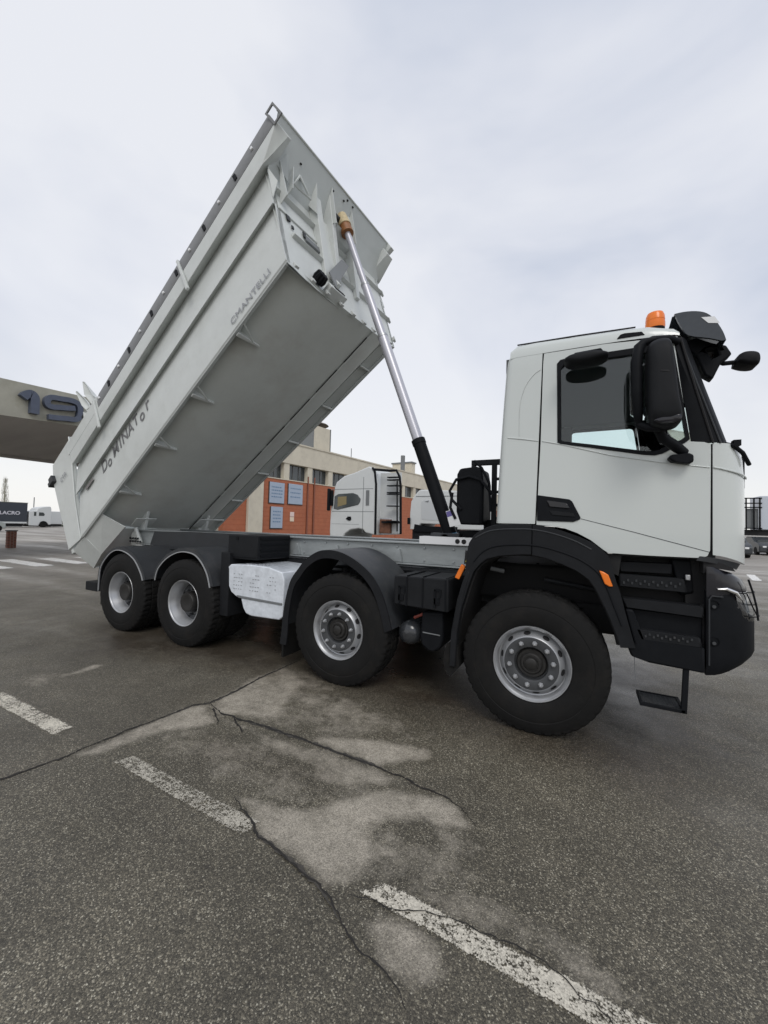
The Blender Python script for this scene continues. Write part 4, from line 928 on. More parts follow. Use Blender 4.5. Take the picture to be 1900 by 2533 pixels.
# beacon
bc = MB().lathe([(3.20,.060),(3.30,.060),(3.315,.068),(3.325,.068)], (.880,.50,0), axis='z', n=28); bcb = bc.build('beacon_base', BLK, TR, ang=40)
OL = glass('orange_lens_glass', (.95,.30,.03), .04)
bb2 = MB().lathe([(3.325,.067),(3.34,.071),(3.375,.070),(3.377,.067),(3.39,.067),(3.392,.069),(3.43,.066),(3.455,.056),(3.464,.035),(3.466,.0005)], (.880,.50,0), axis='z', n=32).build('beacon', ORG, TR, ang=40)
# sun visor
vp = smoothp([(.945,3.235),(1.00,3.238),(1.07,3.228),(1.131,3.200),(1.18,3.140),(1.222,3.05),(1.240,2.985)], 3); vi = smoothp([(1.215,2.985),(1.142,3.018),(1.03,3.058),(.995,3.11),(.968,3.17)], 3)
rows = [[(x+.035*math.sin(math.pi*k/16), y, z) for x, z in vp] for k, y in enumerate([.10+2.3*j/16 for j in range(17)])]
q = MB().grid(rows); q.grid([[(a-.012, b, c-.012) for a, b, c in r_] for r_ in rows]); q.prism(vp+vi, 'y', .085, .105); q.prism(vp+vi, 'y', 2.395, 2.415)
vz = mat('smoked_visor', (.04,.047,.055), .2, noise=.1, nscale=30); vs_ = cpart(q, 'sun_visor', vz, ang=40)
MB().add([(1.10,.082,3.175),(1.175,.082,3.165),(1.205,.082,3.11),(1.14,.082,3.125)], [(0,1,2,3)]).build('visor_glare_patch', WHT, vs_)  # glare on the visor, painted as a white patch
q = MB(); q.prism([(1.00,3.07),(1.10,3.09),(1.20,3.03),(1.275,3.00),(1.308,2.93),(1.25,2.885),(1.23,2.84),(1.197,2.761),(1.15,2.80),(1.10,2.95)], 'y', .22, .32, holes=[[(1.16,2.99),(1.22,2.985),(1.235,2.93),(1.19,2.91)]]); q.box((1.0,.25,2.98),(1.22,2.3,3.03)); cpart(q, 'visor_bracket', BLK, bevel=.012)
cpart(MB().tube([(1.16,.30,2.955),(1.20,.30,2.90)], .012, 8), 'wiper_link', RIM, ang=40)
def pillow(outline, layers, m, name, parent, axis='y'):
    P_ = [Vector(p) for p in smoothp(list(outline)+[outline[0]], 4)[:-1]]; c = sum(P_, Vector((0,0)))/len(P_); q = MB(); n = len(P_); vs = []; fs = []
    for y, k in layers:
        for p in P_: w = c+(p-c)*k; vs.append((w.x, y, w.y))
    for i in range(len(layers)-1):
        for k in range(n): fs.append((i*n+k, i*n+(k+1) % n, (i+1)*n+(k+1) % n, (i+1)*n+k))
    fs += [tuple(range(n)), tuple(range((len(layers)-1)*n, len(layers)*n))]
    return q.add(vs, fs).build(name, m, parent, ang=50)
# front kerb mirror
fm = cpart(MB().tube([(1.22,.30,2.93),(1.28,.32,2.90),(1.37,.34,2.905)], .017, 8), 'front_mirror_arm', BLK, ang=40)
pillow([(1.350,2.890),(1.362,2.942),(1.40,2.956),(1.455,2.945),(1.478,2.915),(1.472,2.858),(1.41,2.862)], [(.26,.6),(.27,.9),(.30,1),(.42,1),(.45,.85),(.46,.5)], BLK2, 'mirror_housing', fm)
# kerb mirror above the door
km = cpart(MB().prism([(.285,2.958),(.29,3.002),(.47,3.008),(.485,2.985),(.40,2.978),(.40,2.958)], 'y', -.07, .01), 'kerb_mirror_bracket', BLK, bevel=.006)
MB().box((.30,-.10,2.93),(.46,-.05,2.962)).build('bracket_arm', BLK, km, bevel=.01)
pillow([(.222,2.900),(.245,2.925),(.34,2.938),(.45,2.935),(.512,2.915),(.500,2.888),(.42,2.868),(.32,2.866),(.25,2.878)], [(-.24,.5),(-.23,.85),(-.20,1),(-.08,1),(-.05,.9),(-.04,.6)], BLK2, 'mirror_housing', km)
# side mirror
q = MB(); q.tube([(.80,-.20,2.36),(.84,-.16,2.28),(.93,-.08,2.225),(.985,-.03,2.19)], [.030,.034,.036,.030], 10); mr_ = cpart(q, 'mirror_arm', BLK, ang=50)
q = MB(); q.prism([(.885,2.150),(.90,2.172),(1.005,2.178),(1.028,2.165),(1.028,2.118),(1.005,2.105),(.91,2.125)], 'y', -.085, .0); q.build('arm_foot', BLK, mr_, bevel=.014, seg=3)
q = MB(); q.tube([(.70,-.22,2.86),(.725,-.19,2.935),(.79,-.12,2.985),(.89,-.05,3.005),(.955,-.01,2.985)], [.020,.024,.026,.024,.022], 10); q.build('upper_arm', BLK, mr_, ang=50)
pillow([(.735,2.80),(.745,2.885),(.80,2.912),(.855,2.900),(.873,2.84),(.885,2.74),(.897,2.62),(.91,2.50),(.925,2.40),(.918,2.345),(.87,2.322),(.80,2.325),(.752,2.36),(.738,2.50),(.735,2.65)], [(-.14,.7),(-.15,.93),(-.18,1),(-.28,1),(-.325,.96),(-.355,.86),(-.368,.68),(-.372,.4)], BLK2, 'mirror_housing', mr_)
q = MB(); q.tube([(.80,-.372,2.672),(.84,-.366,2.664),(.885,-.335,2.622)], [.004,.009,.012], 8); q.build('housing_groove', DARK, mr_, ang=50)
pillow([(.765,2.355),(.80,2.335),(.87,2.332),(.912,2.350),(.905,2.385),(.86,2.372),(.80,2.372)], [(-.345,.9),(-.358,1),(-.366,.8)], GLOSS, 'housing_foot', mr_)
q = MB(); q.tube([(.700,-.20,2.36),(.690,-.25,2.44),(.680,-.27,2.60),(.680,-.27,2.80),(.692,-.26,2.89),(.725,-.24,2.93),(.79,-.24,2.935)], [.022,.030,.034,.034,.032,.026,.016], 12); q.tube([(.70,-.21,2.37),(.75,-.24,2.335),(.82,-.25,2.318)], [.026,.026,.016], 10); q.build('mirror_rim', BLK, mr_, ang=60)
MB().prism([(.655,2.45),(.650,2.60),(.650,2.85),(.70,2.88),(.72,2.42)], 'y', -.20, -.12).build('mirror_glass', mat('mirror_dark', (.12,.12,.12), .05, 1), mr_, bevel=.02)
# cab wheel arch cover
oa = [(-.625,.60),(-.60,.90),(-.545,1.20),(-.535,1.40),(-.515,1.50),(-.47,1.57),(-.423,1.607),(-.36,1.640),(-.294,1.662),(-.15,1.672),(.013,1.668),(.10,1.655),(.213,1.626),(.33,1.585),(.429,1.540),(.50,1.482),(.531,1.45),(.558,1.36),(.582,1.266),(.610,1.18),(.640,1.05),(.668,.94),(.705,.80)]
ia = [(.612,.79),(.590,.87),(.560,.952),(.525,1.04),(.483,1.128),(.45,1.20),(.405,1.265),(.32,1.325),(.216,1.369),(.11,1.405),(.002,1.425),(-.12,1.420),(-.24,1.405),(-.354,1.372),(-.42,1.32),(-.467,1.26),(-.51,1.14),(-.545,1.018),(-.580,.90),(-.611,.774),(-.640,.60)]
for side in (0, 1):
    Y = lambda y: (2.5-y) if side else y
    h1 = [p for p in oa if p[0] <= -.01] + [(-.006,1.668)]; h1i = [(-.006,1.424)] + [p for p in ia if p[0] < -.01]
    h2 = [(-.0,1.668)] + [p for p in oa if p[0] > .0]; h2i = [p for p in ia if p[0] > .001] + [(.0,1.424)]
    cpart(MB().prism(h1+h1i, 'y', Y(-.03), Y(.10)), 'wheel_arch_cover', BLK2, bevel=.014, seg=3)
    cpart(MB().prism(h2+h2i, 'y', Y(-.03), Y(.10)), 'wheel_arch_cover', BLK2, bevel=.014, seg=3)
    cpart(MB().band([tuple(p) for p in ia[::-1]], Y(.05), Y(.72), .012), 'arch_liner', DARK, ang=50)
    mid = [((p[0]*.62+c[0]*.38), (p[1]*.62+c[1]*.38)) for p, c in ((( -.60,1.0),(-.58,1.0)),)]
    ridge = smoothp([(-.47,1.34),(-.40,1.425),(-.30,1.478),(-.15,1.50),(.0,1.503),(.12,1.485),(.25,1.448),(.36,1.40),(.46,1.325),(.52,1.22),(.565,1.10),(.62,.95)])
    cpart(MB().tube([(a, Y(-.031), b) for a, b in ridge], .007, 6), 'arch_ridge', BLK, ang=50)
    ridge = smoothp([(-.46,1.545),(-.36,1.60),(-.25,1.622),(-.10,1.63),(.0,1.628),(.14,1.604),(.30,1.552),(.42,1.49)])
    cpart(MB().tube([(a, Y(-.030), b) for a, b in ridge], .006, 6), 'arch_ridge', GUARD, ang=50)
cpart(MB().prism([(-.665,.42),(-.655,.74),(-.61,1.0),(-.565,1.16),(-.52,1.265),(-.50,1.24),(-.525,1.14),(-.565,.97),(-.605,.72),(-.615,.42)], 'y', -.035, .05), 'arch_tail_strip', BLK2, bevel=.008)
cpart(MB().prism([(.472,1.338),(.500,1.330),(.532,1.310),(.562,1.228),(.535,1.226),(.508,1.242)], 'y', -.046, -.02), 'side_marker_lamp', ORG, bevel=.006)
# entry steps and lower skirt
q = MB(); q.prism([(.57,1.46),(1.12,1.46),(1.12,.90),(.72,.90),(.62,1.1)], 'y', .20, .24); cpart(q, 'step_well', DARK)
st_ = cpart(MB().prism([(.60,1.405),(.94,1.408),(.94,1.335),(.61,1.33)], 'y', .10, .20), 'entry_step', BLK2, bevel=.01)
cpart(MB().prism([(.605,1.315),(1.00,1.31),(1.02,1.215),(.60,1.225)], 'y', .05, .21), 'entry_step', BLK2, bevel=.012)
q = MB()
for k in range(14): q.box((.63+.026*k, .042, 1.245+.02*(k % 2)), (.642+.026*k, .053, 1.262+.02*(k % 2)))
q.build('step_grip', GUARD, st_)
cpart(MB().prism([(.93,1.45),(1.05,1.45),(1.07,1.20),(.99,1.18)], 'y', .12, .20), 'hinge_cover', BLK, bevel=.02)
cpart(MB().box((1.01,.07,1.30),(1.04,.10,1.34)), 'step_bolt', RIM, bevel=.006)
cpart(MB().prism([(.62,1.145),(1.10,1.135),(1.10,1.06),(.64,1.08)], 'y', .0, .12), 'skirt_band', BLK2, bevel=.012)
cpart(MB().prism([(.66,1.065),(1.10,1.052),(1.10,.88),(.72,.895)], 'y', .05, .12), 'lower_step_recess', BLK, bevel=.006)
cpart(MB().prism([(.70,.935),(1.08,.925),(1.09,.86),(.73,.865)], 'y', -.01, .12), 'lower_entry_step', BLK2, bevel=.012)
q = MB()
for k in range(12): q.box((.76+.024*k, -.017, .885+.015*(k % 2)), (.772+.024*k, -.008, .90+.015*(k % 2)))
cpart(q, 'step_grip', GUARD)
cpart(MB().prism([(.64,1.07),(.69,1.07),(.76,.87),(1.105,.86),(1.105,.69),(.80,.705),(.68,.735),(.66,.79),(.70,.83)], 'y', -.01, .16), 'lower_skirt', BLK, bevel=.014, seg=3)
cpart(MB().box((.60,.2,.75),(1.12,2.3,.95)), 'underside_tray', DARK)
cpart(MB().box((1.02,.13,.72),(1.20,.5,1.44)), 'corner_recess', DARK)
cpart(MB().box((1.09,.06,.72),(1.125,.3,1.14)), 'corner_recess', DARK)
# bumper
rows = []
for z, ins, x0 in ((.675,.06,1.112),(.70,.035,1.112),(.76,.012,1.112),(.84,0,1.112),(1.05,0,1.112),(1.13,.003,1.112),(1.20,.010,1.112),(1.245,.025,1.112)):
    row = [(x0, .06, z), (x0, -.005+ins*.4, z)]
    for k in range(1, 11):
        th = k*math.pi/20; X_ = .318-ins; zz = z
        if z < .84: zz = z+(.11*math.sin(th)**1.4)*(.84-z)/.16
        if z > 1.06: zz = 1.06+(z-1.06)*(1-.92*max(0, min(1, (math.sin(th)-.45)/.4)))
        row.append((x0+X_*math.sin(th)**.9, -.005+ins*.4+.30*(1-math.cos(th)), zz))
    row.append((1.47-ins, 1.25, row[-1][2])); rows.append(row)
for side in (0, 1):
    cpart(MB().grid([[(a, (2.5-b) if side else b, c) for a, b, c in r_] for r_ in rows]), 'bumper', BLK, ang=50)
q = MB(); q.tube([(1.125,-.008,.75),(1.125,-.010,1.19),(1.14,-.010,1.215),(1.20,-.003,1.212)], .005, 6); cpart(q, 'bumper_seam', GUARD)
for z in (1.155,.912):
    fb = cpart(MB().lathe([(-.020,.030),(-.012,.030),(-.006,.022),(-.004,.0005)], (1.15,.012,z), n=20), 'bumper_bolt_well', GLOSS)
    MB().lathe([(-.014,.012),(-.018,.010),(-.018,.0005)], (1.15,.0,z-.010), n=8).build('bolt_head', RIMD, fb)
# headlamp with wire guard
q = MB()
def fc(th, a=.318, yo=0.0): return (1.112+a*math.sin(th)**.9, yo+.30*(1-math.cos(th)))
rows = []
for z, a in ((1.065,.322),(1.11,.322),(1.17,.312),(1.23,.298),(1.28,.275),(1.31,.25)):
    rows.append([(*fc(th, a), z-.02*math.sin(th)) for th in [.55+.95*k/10 for k in range(11)]])
hl = cpart(q.grid(rows), 'headlamp_lens', LENS, ang=60)
MB().grid([[(a-.030, b+.025, c) for a, b, c in r_] for r_ in rows]).build('lamp_reflector', mat('lamp_silver', (.20,.21,.22), .3, .6), hl, ang=60)
MB().tube([(*fc(1.0, .29, .03), 1.10), (*fc(1.05, .25, .03), 1.28)], .022, 8).build('lamp_bulb_tube', RIM, hl, ang=60)
MB().tube([(1.17,-.004,1.262),(*fc(.30, .318, -.010),1.268),(*fc(.48, .322, -.012),1.245),(*fc(.60, .326, -.012),1.20)], [.006,.012,.013,.004], 8).build('lamp_trim', mat('chrome_trim', (.8,.8,.8), .12, .9), hl, ang=60)
q = MB()
q.grid([[(*fc(th, a, .0), z-.045*math.sin(th)**2) for th in [math.pi/2*k/12 for k in range(13)]] for z, a in ((1.20,.27),(1.27,.285),(1.31,.275),(1.36,.25),(1.395,.20),(1.41,.12))])
cpart(q, 'lamp_housing', GLOSS, ang=50)
q = MB()
for dz in (0,.08,.16):
    q.tube([(*fc(th, .342-.16*dz, -.012), 1.10+dz-.02*math.sin(th)) for th in [.75+.8*k/6 for k in range(7)]], .0035, 6)
q.tube([(*fc(.95, .30, -.01), 1.33), (*fc(.98, .325, -.012), 1.24), (*fc(1.0, .345, -.012), 1.14), (*fc(1.0, .352, -.012), 1.06)], .006, 6); q.tube([(*fc(.72, .33, -.012), 1.24), (*fc(.85, .342, -.012), 1.15), (*fc(1.0, .352, -.012), 1.08)], .004, 6)
cpart(q, 'lamp_guard', BLK)
# flap under the front corner
q = MB(); rows = []
for t in (0, 1):
    rows.append([(1.075+.28*math.sin(th)**.9-.02*t, -.004+.30*(1-math.cos(th)), (1.478-.055*math.sin(th)**1.4)-(.030+.012*math.sin(th))*t) for th in [math.pi/2*k/10 for k in range(11)]])
cpart(q.grid(rows), 'cab_lower_lip', GUARD, ang=50)
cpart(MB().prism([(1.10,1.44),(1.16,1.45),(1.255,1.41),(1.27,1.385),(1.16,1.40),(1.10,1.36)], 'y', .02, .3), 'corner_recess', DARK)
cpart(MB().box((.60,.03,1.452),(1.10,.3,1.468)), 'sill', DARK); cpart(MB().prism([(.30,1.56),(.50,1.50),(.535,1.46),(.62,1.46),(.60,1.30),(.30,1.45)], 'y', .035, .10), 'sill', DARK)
MB().prism([(-3.4,.45),(-3.4,1.08),(-.75,1.08),(-.75,.45)], 'y', 1.80, 2.45, holes=[[(-2.5,.40+.06),(-2.5,1.07),(-1.25,1.07),(-1.25,.46)]]).build('fuel_tank', CHD, TR, bevel=.03)  # unseen far-side tank, added to block light under the truck
MB().box((-3.6,.85,.62),(-.7,1.62,.88)).build('gearbox_light_block', DARK, TR, bevel=.03)  # bulk added below the chassis to keep light off the ground
# hanging lower step
hg = cpart(MB().prism([(.975,.395),(1.008,.395),(1.020,.70),(.988,.70)], 'y', .0, .035), 'step_strap', BLK, bevel=.005)
q = MB(); q.box((.735,.0,.395),(1.0,.018,.420)); q.box((.735,.232,.395),(1.0,.25,.420)); q.box((.735,.018,.395),(.755,.232,.420)); q.box((.98,.018,.395),(1.0,.232,.420)); hs_ = q.build('hanging_step', BLK, hg, bevel=.003)
q = MB()
for j in range(9): q.box((.756,.026+.024*j,.400),(.979,.034+.024*j,.414))
for j in range(8): q.box((.775+.027*j,.018,.398),(.782+.027*j,.232,.412))
q.build('step_grating', GUARD, hg)
cpart(MB().tube([(.705,.05,.72),(.708,.05,.62),(.715,.05,.55)], .002, 5), 'drain_string', GRY)

# ================================================================== BACKGROUND
# factory hall along the yard
U = Vector((.1055, .9944, 0)); NW = Vector((.9944, -.1055, 0)); P1 = Vector((-17.5, 17.97, 0))
def WT(p): return P1 + U*p[0] + NW*p[1] + Vector((0, 0, p[2]))     # p: along wall, outwards, up
HALL = thing('factory_hall', 'long factory hall with beige parapet, dark windows and orange brick base', 'building', tuple(P1+U*20-NW*8))
def hp_(q, name, m, **k): return q.build(name, m, HALL, **k)
hp_(MB(WT).box((-5.6,-16,0),(48,-.35,6.6)), 'wall', BEIGE)
hp_(MB(WT).box((-5.6,-.345,5.60),(48,.10,7.0)), 'parapet', BEIGE)
hp_(MB(WT).box((-5.6,-.345,6.98),(48,.16,7.08)), 'parapet_cap', BEIGE)
k = 0
x_ = -5.6
while x_ < 46:
    if x_ < 5 or x_ > 9:
        hp_(MB(WT).box((x_,-.345,4.46),(x_+.48,.05,5.598)), 'pilaster', BEIGE)
    wf = hp_(MB(WT).box((x_+.48,-.34,4.46),(x_+2.22,-.30,5.598)), 'window', WGL)
    q = MB(WT)
    for dx in (.48, 1.05, 1.62, 2.18): q.box((x_+dx,-.30,4.46),(x_+dx+.05,-.26,5.598))
    q.build('window_bar', mat('bar', (.12,.12,.12), .6) if k == 0 else bpy.data.materials['bar'], wf)
    x_ += 2.22; k += 1
# brick base in pilaster bays
edges = [(-5.6,-4.1),(-2.98,.95),(1.05,1.58),(1.72,5.2),(5.3,9),(9.1,13),(13.1,17),(17.1,22),(22.1,30),(30.1,47)]
for a_, b_ in edges:
    hp_(MB(WT).box((a_,-.345,0),(b_,.12,4.44)), 'brick_bay', BRICK)
BC = mat('brick_course', (.36,.105,.05), .85, noise=.1)
q = MB(WT)
for z in [.3+.28*k for k in range(15)]: q.box((-5.6,.121,z),(30,.126,z+.02))
tag(hp_(q, 'brick_course_joint', BC), kind='stuff')
hp_(MB(WT).box((-5.6,-.30,4.44),(47,.16,4.50)), 'sill', BEIGE)
hp_(MB(WT).box((-4.08,-.345,0),(-3.0,.30,5.598)), 'entrance_pilaster', BEIGE)
hp_(MB(WT).tube([(1.0,.18,0),(1.0,.18,4.9)], .05, 8), 'downpipe', mat('pipe_brown', (.22,.08,.05), .6))
hp_(MB(WT).tube([(1.66,.18,0),(1.66,.18,4.9)], .05, 8), 'downpipe', bpy.data.materials['pipe_brown'])
for (z0, z1, a_, b_) in ((7.08,9.05,2.15,4.1),):
    ch = hp_(MB(WT).box((a_,-3.2,6.5),(b_,-.6,9.0)), 'roof_chimney', BEIGE)
    MB(WT).box((a_-.03,-3.23,6.5),(a_+.06,-.57,9.02)).build('chimney_edge', GRY, ch); MB(WT).box((b_-.06,-3.23,6.5),(b_+.03,-.57,9.02)).build('chimney_edge', GRY, ch)
    c = WT((3.3,-1.5,0)); MB().lathe([(9.0,.25),(9.30,.25)], (c.x,c.y,0), axis='z', n=16).build('vent_pipe', GRY, ch); MB().lathe([(9.28,1.05),(9.36,.95),(9.6,.15),(9.62,.0005)], (c.x,c.y,0), axis='z', n=20).build('vent_cowl', mat('rusty_cowl', (.16,.13,.11), .7), ch)
c = WT((15.2,-.5,0)); hp_(MB().lathe([(6.9,.22),(8.75,.22),(8.76,.0005)], (c.x,c.y,0), axis='z', n=14), 'flue_pipe', GRY, ang=50)
hp_(MB(WT).box((17.2,-3,6.6),(18.0,-.6,8.3)), 'roof_vent', BEIGE); hp_(MB(WT).box((17.1,-3.1,8.3),(18.1,-.5,8.45)), 'roof_vent_cap', GRY)
hp_(MB(WT).tube([(6.3,-.2,6.9),(6.3,-.2,7.9)], .03, 6), 'lightning_rod', GRY)
for (a_, b_, z0, z1, lines, grp) in ((-2.43,-1.20,2.86,4.20,4,'large notice board, upper left on the brick wall'), (-.82,.48,2.88,4.24,3,'large notice board, upper right on the brick wall'), (-2.26,-1.28,1.24,2.62,4,'narrow notice board below the upper left one')):
    s_ = thing('wall_sign', 'pale blue '+grp, 'sign', tuple(WT(((a_+b_)/2,.15,z0))))
    MB(WT).box((a_,.135,z0),(b_,.20,z1)).build('sign_board', SIGN, s_, bevel=.01)
    fr = MB(WT); fr.box((a_-.03,.13,z0-.05),(b_+.03,.17,z0)); fr.box((a_-.05,.13,z0-.05),(a_,.18,z1)); fr.build('sign_frame', mat('fr', (.05,.045,.045), .6) if 'fr' not in bpy.data.materials else bpy.data.materials['fr'], s_)
    q = MB(WT); rn = random.Random(int(z0*10)+lines)
    for i in range(lines):
        z = z1-.35-(z1-z0-.5)*i/lines; x0_ = a_+.15
        while x0_ < b_-.25:
            l_ = rn.uniform(.05,.16); q.box((x0_,.201,z),(x0_+l_,.206,z+.08)); x0_ += l_+.04
    q.build('sign_text', SIGT, s_)
s_ = thing('notice_plate', 'small pale pink notice plate screwed to the brick wall', 'notice', tuple(WT((-.4,.15,1.7))))
MB(WT).box((-.58,.13,2.03),(-.22,.15,2.34)).build('plate', mat('pink_white', (.75,.60,.55), .5), s_); MB(WT).box((-.58,.13,1.70),(-.22,.15,2.0)).build('plate', mat('cream_plate', (.75,.62,.48), .5), s_)

# entrance portal with numerals
PT = thing('concrete_portal', 'weathered flat concrete gate roof with big blue numerals on its edge', 'portal', (-20, 3, 0))
q = MB(); q.hexa([(-17,-9,4.60),(-17,2.27,4.955),(-17,5.6,5.19),(-17,12,5.66)], [(-17,-9,5.72),(-17,2.27,6.19),(-17,5.6,6.34),(-17,12,6.62)])
q = MB(); prof = [(-9,4.58,5.72),(2.27,4.955,6.19),(5.6,5.19,6.34),(14,5.78,6.75)]
vs = []
for y, zb, zt in prof: vs += [(-17,y,zb),(-17,y,zt),(-17.5,y,zt)]
q.add([(-17,y,zb) for y, zb, zt in prof]+[(-17,y,zt) for y, zb, zt in prof]+[(-27,y+2.5,zt-1.2) for y, zb, zt in prof]+[(-25.3,y+2.6,4.62+.0*y) for y, zb, zt in prof], [(i,i+1,5+i,4+i) for i in range(3)]+[(4+i,5+i,9+i,8+i) for i in range(3)]+[(8+i,9+i,13+i,12+i) for i in range(3)])
q.build('roof_edge', CONC, PT)
SOF = mat('soffit', (.36,.34,.32), .9, noise=.12, nscale=.6, stretch=(.3,2,1), bump=.1, bscale=3)
q = MB(); q.add([(-17,y,zb-.002) for y, zb, zt in prof]+[(-25.3,y+2.6,4.618) for y, zb, zt in prof], [(i,i+1,5+i,4+i) for i in range(3)]); q.build('soffit', SOF, PT)
q = MB(); q.add([(-25.25,y+2.6,4.50) for y, zb, zt in prof]+[(-25.25,y+2.6,4.66) for y, zb, zt in prof]+[(-25.6,y+2.6,4.50) for y, zb, zt in prof], [(i,i+1,5+i,4+i) for i in range(3)]+[(i,i+1,9+i,8+i) for i in range(3)]); q.build('rear_beam', SOF, PT)
q = MB(); q.tube([(-19.5,-1.5,4.86),(-20.5,2.6,4.78),(-20.2,3.6,4.9)], .05, 6); q.build('soffit_conduit', DARK, PT)
MB().box((-22,-12,0),(-21,-11,4.7)).build('column', CONC, PT)
for (nm, paths) in (('1', [[(2.80,5.70),(2.92,5.84),(3.06,5.90),(3.15,5.84),(3.16,5.70),(3.16,5.20)]]), ('9', [[(4.45,5.66),(3.75,5.76),(3.55,5.72),(3.50,5.58),(3.55,5.46),(3.70,5.40)]])):
    pass
def stroke(name, path, wd, x0=-16.995, x1=-16.80):
    P_ = [Vector(p) for p in smoothp(path, 4)]; n = len(P_); L_, R_ = [], []
    for i in range(n):
        t = (P_[min(i+1,n-1)]-P_[max(i-1,0)]).normalized(); nn_ = Vector((-t.y, t.x))*wd/2; L_.append(P_[i]+nn_); R_.append(P_[i]-nn_)
    poly = [tuple(p) for p in L_]+[tuple(p) for p in reversed(R_)]
    q = MB(); m_ = 2*n; vs = [(x0,a,b) for a, b in poly]+[(x1,a,b) for a, b in poly]
    fs = [(i,i+1,m_-2-i,m_-1-i) for i in range(n-1)]+[(m_+i,m_+i+1,2*m_-2-i,2*m_-1-i) for i in range(n-1)]+[(i,(i+1)%m_,m_+(i+1)%m_,m_+i) for i in range(m_)]
    return q.add(vs, fs).build(name, DIGIT, PT, bevel=.02)
stroke('numeral_stroke', [(2.82,5.68),(2.90,5.80),(3.02,5.87),(3.12,5.80),(3.145,5.66),(3.15,5.20)], .25)
stroke('numeral_stroke', [(4.36,5.72),(4.1,5.66),(3.85,5.62),(3.68,5.58),(3.52,5.62),(3.50,5.80),(3.62,5.92),(3.9,5.95),(4.2,5.98),(4.42,5.94),(4.52,5.80),(4.54,5.60),(4.50,5.40),(4.38,5.30),(4.1,5.27),(3.8,5.22),(3.56,5.20)], .185)
stroke('numeral_stroke', [(4.95,6.02),(5.3,6.05),(5.6,6.0),(5.62,5.8),(5.3,5.72),(5.6,5.6),(5.62,5.42),(5.3,5.36),(4.95,5.34)], .16)

# white tractor unit parked in front of the hall
def cabtruck(name, label, ox, oy, sc, low=False):
    t = thing(name, label, 'truck', (ox, oy, 0)); T = lambda p: Vector((ox+p[0]*sc, oy+p[1]*sc, p[2]*sc))
    return t, T
t1, T1 = cabtruck('tractor_unit', 'white high-roof tractor cab facing left in front of the brick wall', -7.9, 10, 1)
sx = lambda x: x+7.9
pr = [(-8.98,1.0),(-9.00,1.30),(-8.97,2.30),(-8.86,2.78),(-8.80,3.15),(-8.72,3.33),(-8.36,3.57),(-7.9,3.68),(-7.20,3.92),(-7.06,3.80),(-6.92,3.60),(-6.84,1.22),(-7.30,1.30),(-7.42,1.42),(-7.62,1.46),(-8.0,1.40),(-8.25,1.24),(-8.35,1.0)]
MB(T1).prism([(sx(a), b) for a, b in pr], 'y', 0, 2.4).build('cab_body', WTRK, t1, bevel=.05, seg=3)
MB(T1).prism([(sx(a), b) for a, b in [(-8.78,2.75),(-8.60,2.84),(-7.91,2.87),(-7.70,2.80),(-7.55,2.63),(-7.58,2.50),(-7.66,2.40),(-8.62,2.20),(-8.80,2.24)]], 'y', -.02, .03).build('side_window', WGL, t1, bevel=.01)
MB(T1).prism([(sx(a), b) for a, b in [(-8.62,2.72),(-8.2,2.74),(-8.2,2.42),(-8.62,2.32)]], 'y', -.028, -.018).build('window_tan_panel', mat('tan_panel', (.25,.20,.10), .6), t1)  # tan panel laid over the side window
MB(T1).box((sx(-7.31),-.02,2.38),(sx(-7.17),.02,2.97)).build('side_vent', GRY, t1)
MB(T1).prism([(sx(a), b) for a, b in [(-8.21,1.84),(-8.12,1.93),(-7.98,1.93),(-7.96,1.80),(-8.05,1.76)]], 'y', -.03, .01).build('door_handle', BLK, t1)
MB(T1).box((sx(-9.02),-.12,2.35),(sx(-8.84),.02,3.0)).build('mirror', BLK, t1, bevel=.03); MB(T1).box((sx(-9.0),-.25,2.15),(sx(-8.9),-.1,3.05)).build('mirror', BLK, t1, bevel=.03)
q = MB(T1)
for a_ in ((-8.96,3.02,-7.0),): q.box((sx(a_[0]),-.004,a_[1]+.0),(sx(a_[2]),.0,a_[1]+.02))
q.box((sx(-8.9),-.004,2.12),(sx(-6.95),.0,2.14)); q.box((sx(-7.45),-.004,1.3),(sx(-7.43),.0,3.5)); q.box((sx(-8.9),-.004,1.62),(sx(-7.6),0,1.63)); q.build('panel_gap', GRY, t1)
def bwheel(t, T, x, y, r=.5):
    MB(T).lathe([(0,.0005),(0,.27),(-.01,.28),(.0,r-.03),(.03,r),(.3,r),(.33,r-.05),(.33,.0005)], (x,y,r), n=32).build('wheel', RUB, t, ang=40)
for x in (-7.95,-4.9): bwheel(t1, T1, sx(x), .05); bwheel(t1, T1, sx(x), 2.0)
MB(T1).box((sx(-8.5),.4,.7),(sx(-4.3),.55,1.0)).build('chassis', CHD, t1); MB(T1).box((sx(-8.5),1.8,.7),(sx(-4.3),1.95,1.0)).build('chassis', CHD, t1)
MB(T1).box((sx(-9.0),.05,.4),(sx(-8.4),2.35,1.0)).build('bumper', GRY, t1, bevel=.05)
MB(T1).box((sx(-6.9),.1,.45),(sx(-5.8),.6,1.0)).build('fuel_tank', RIM, t1, bevel=.08)
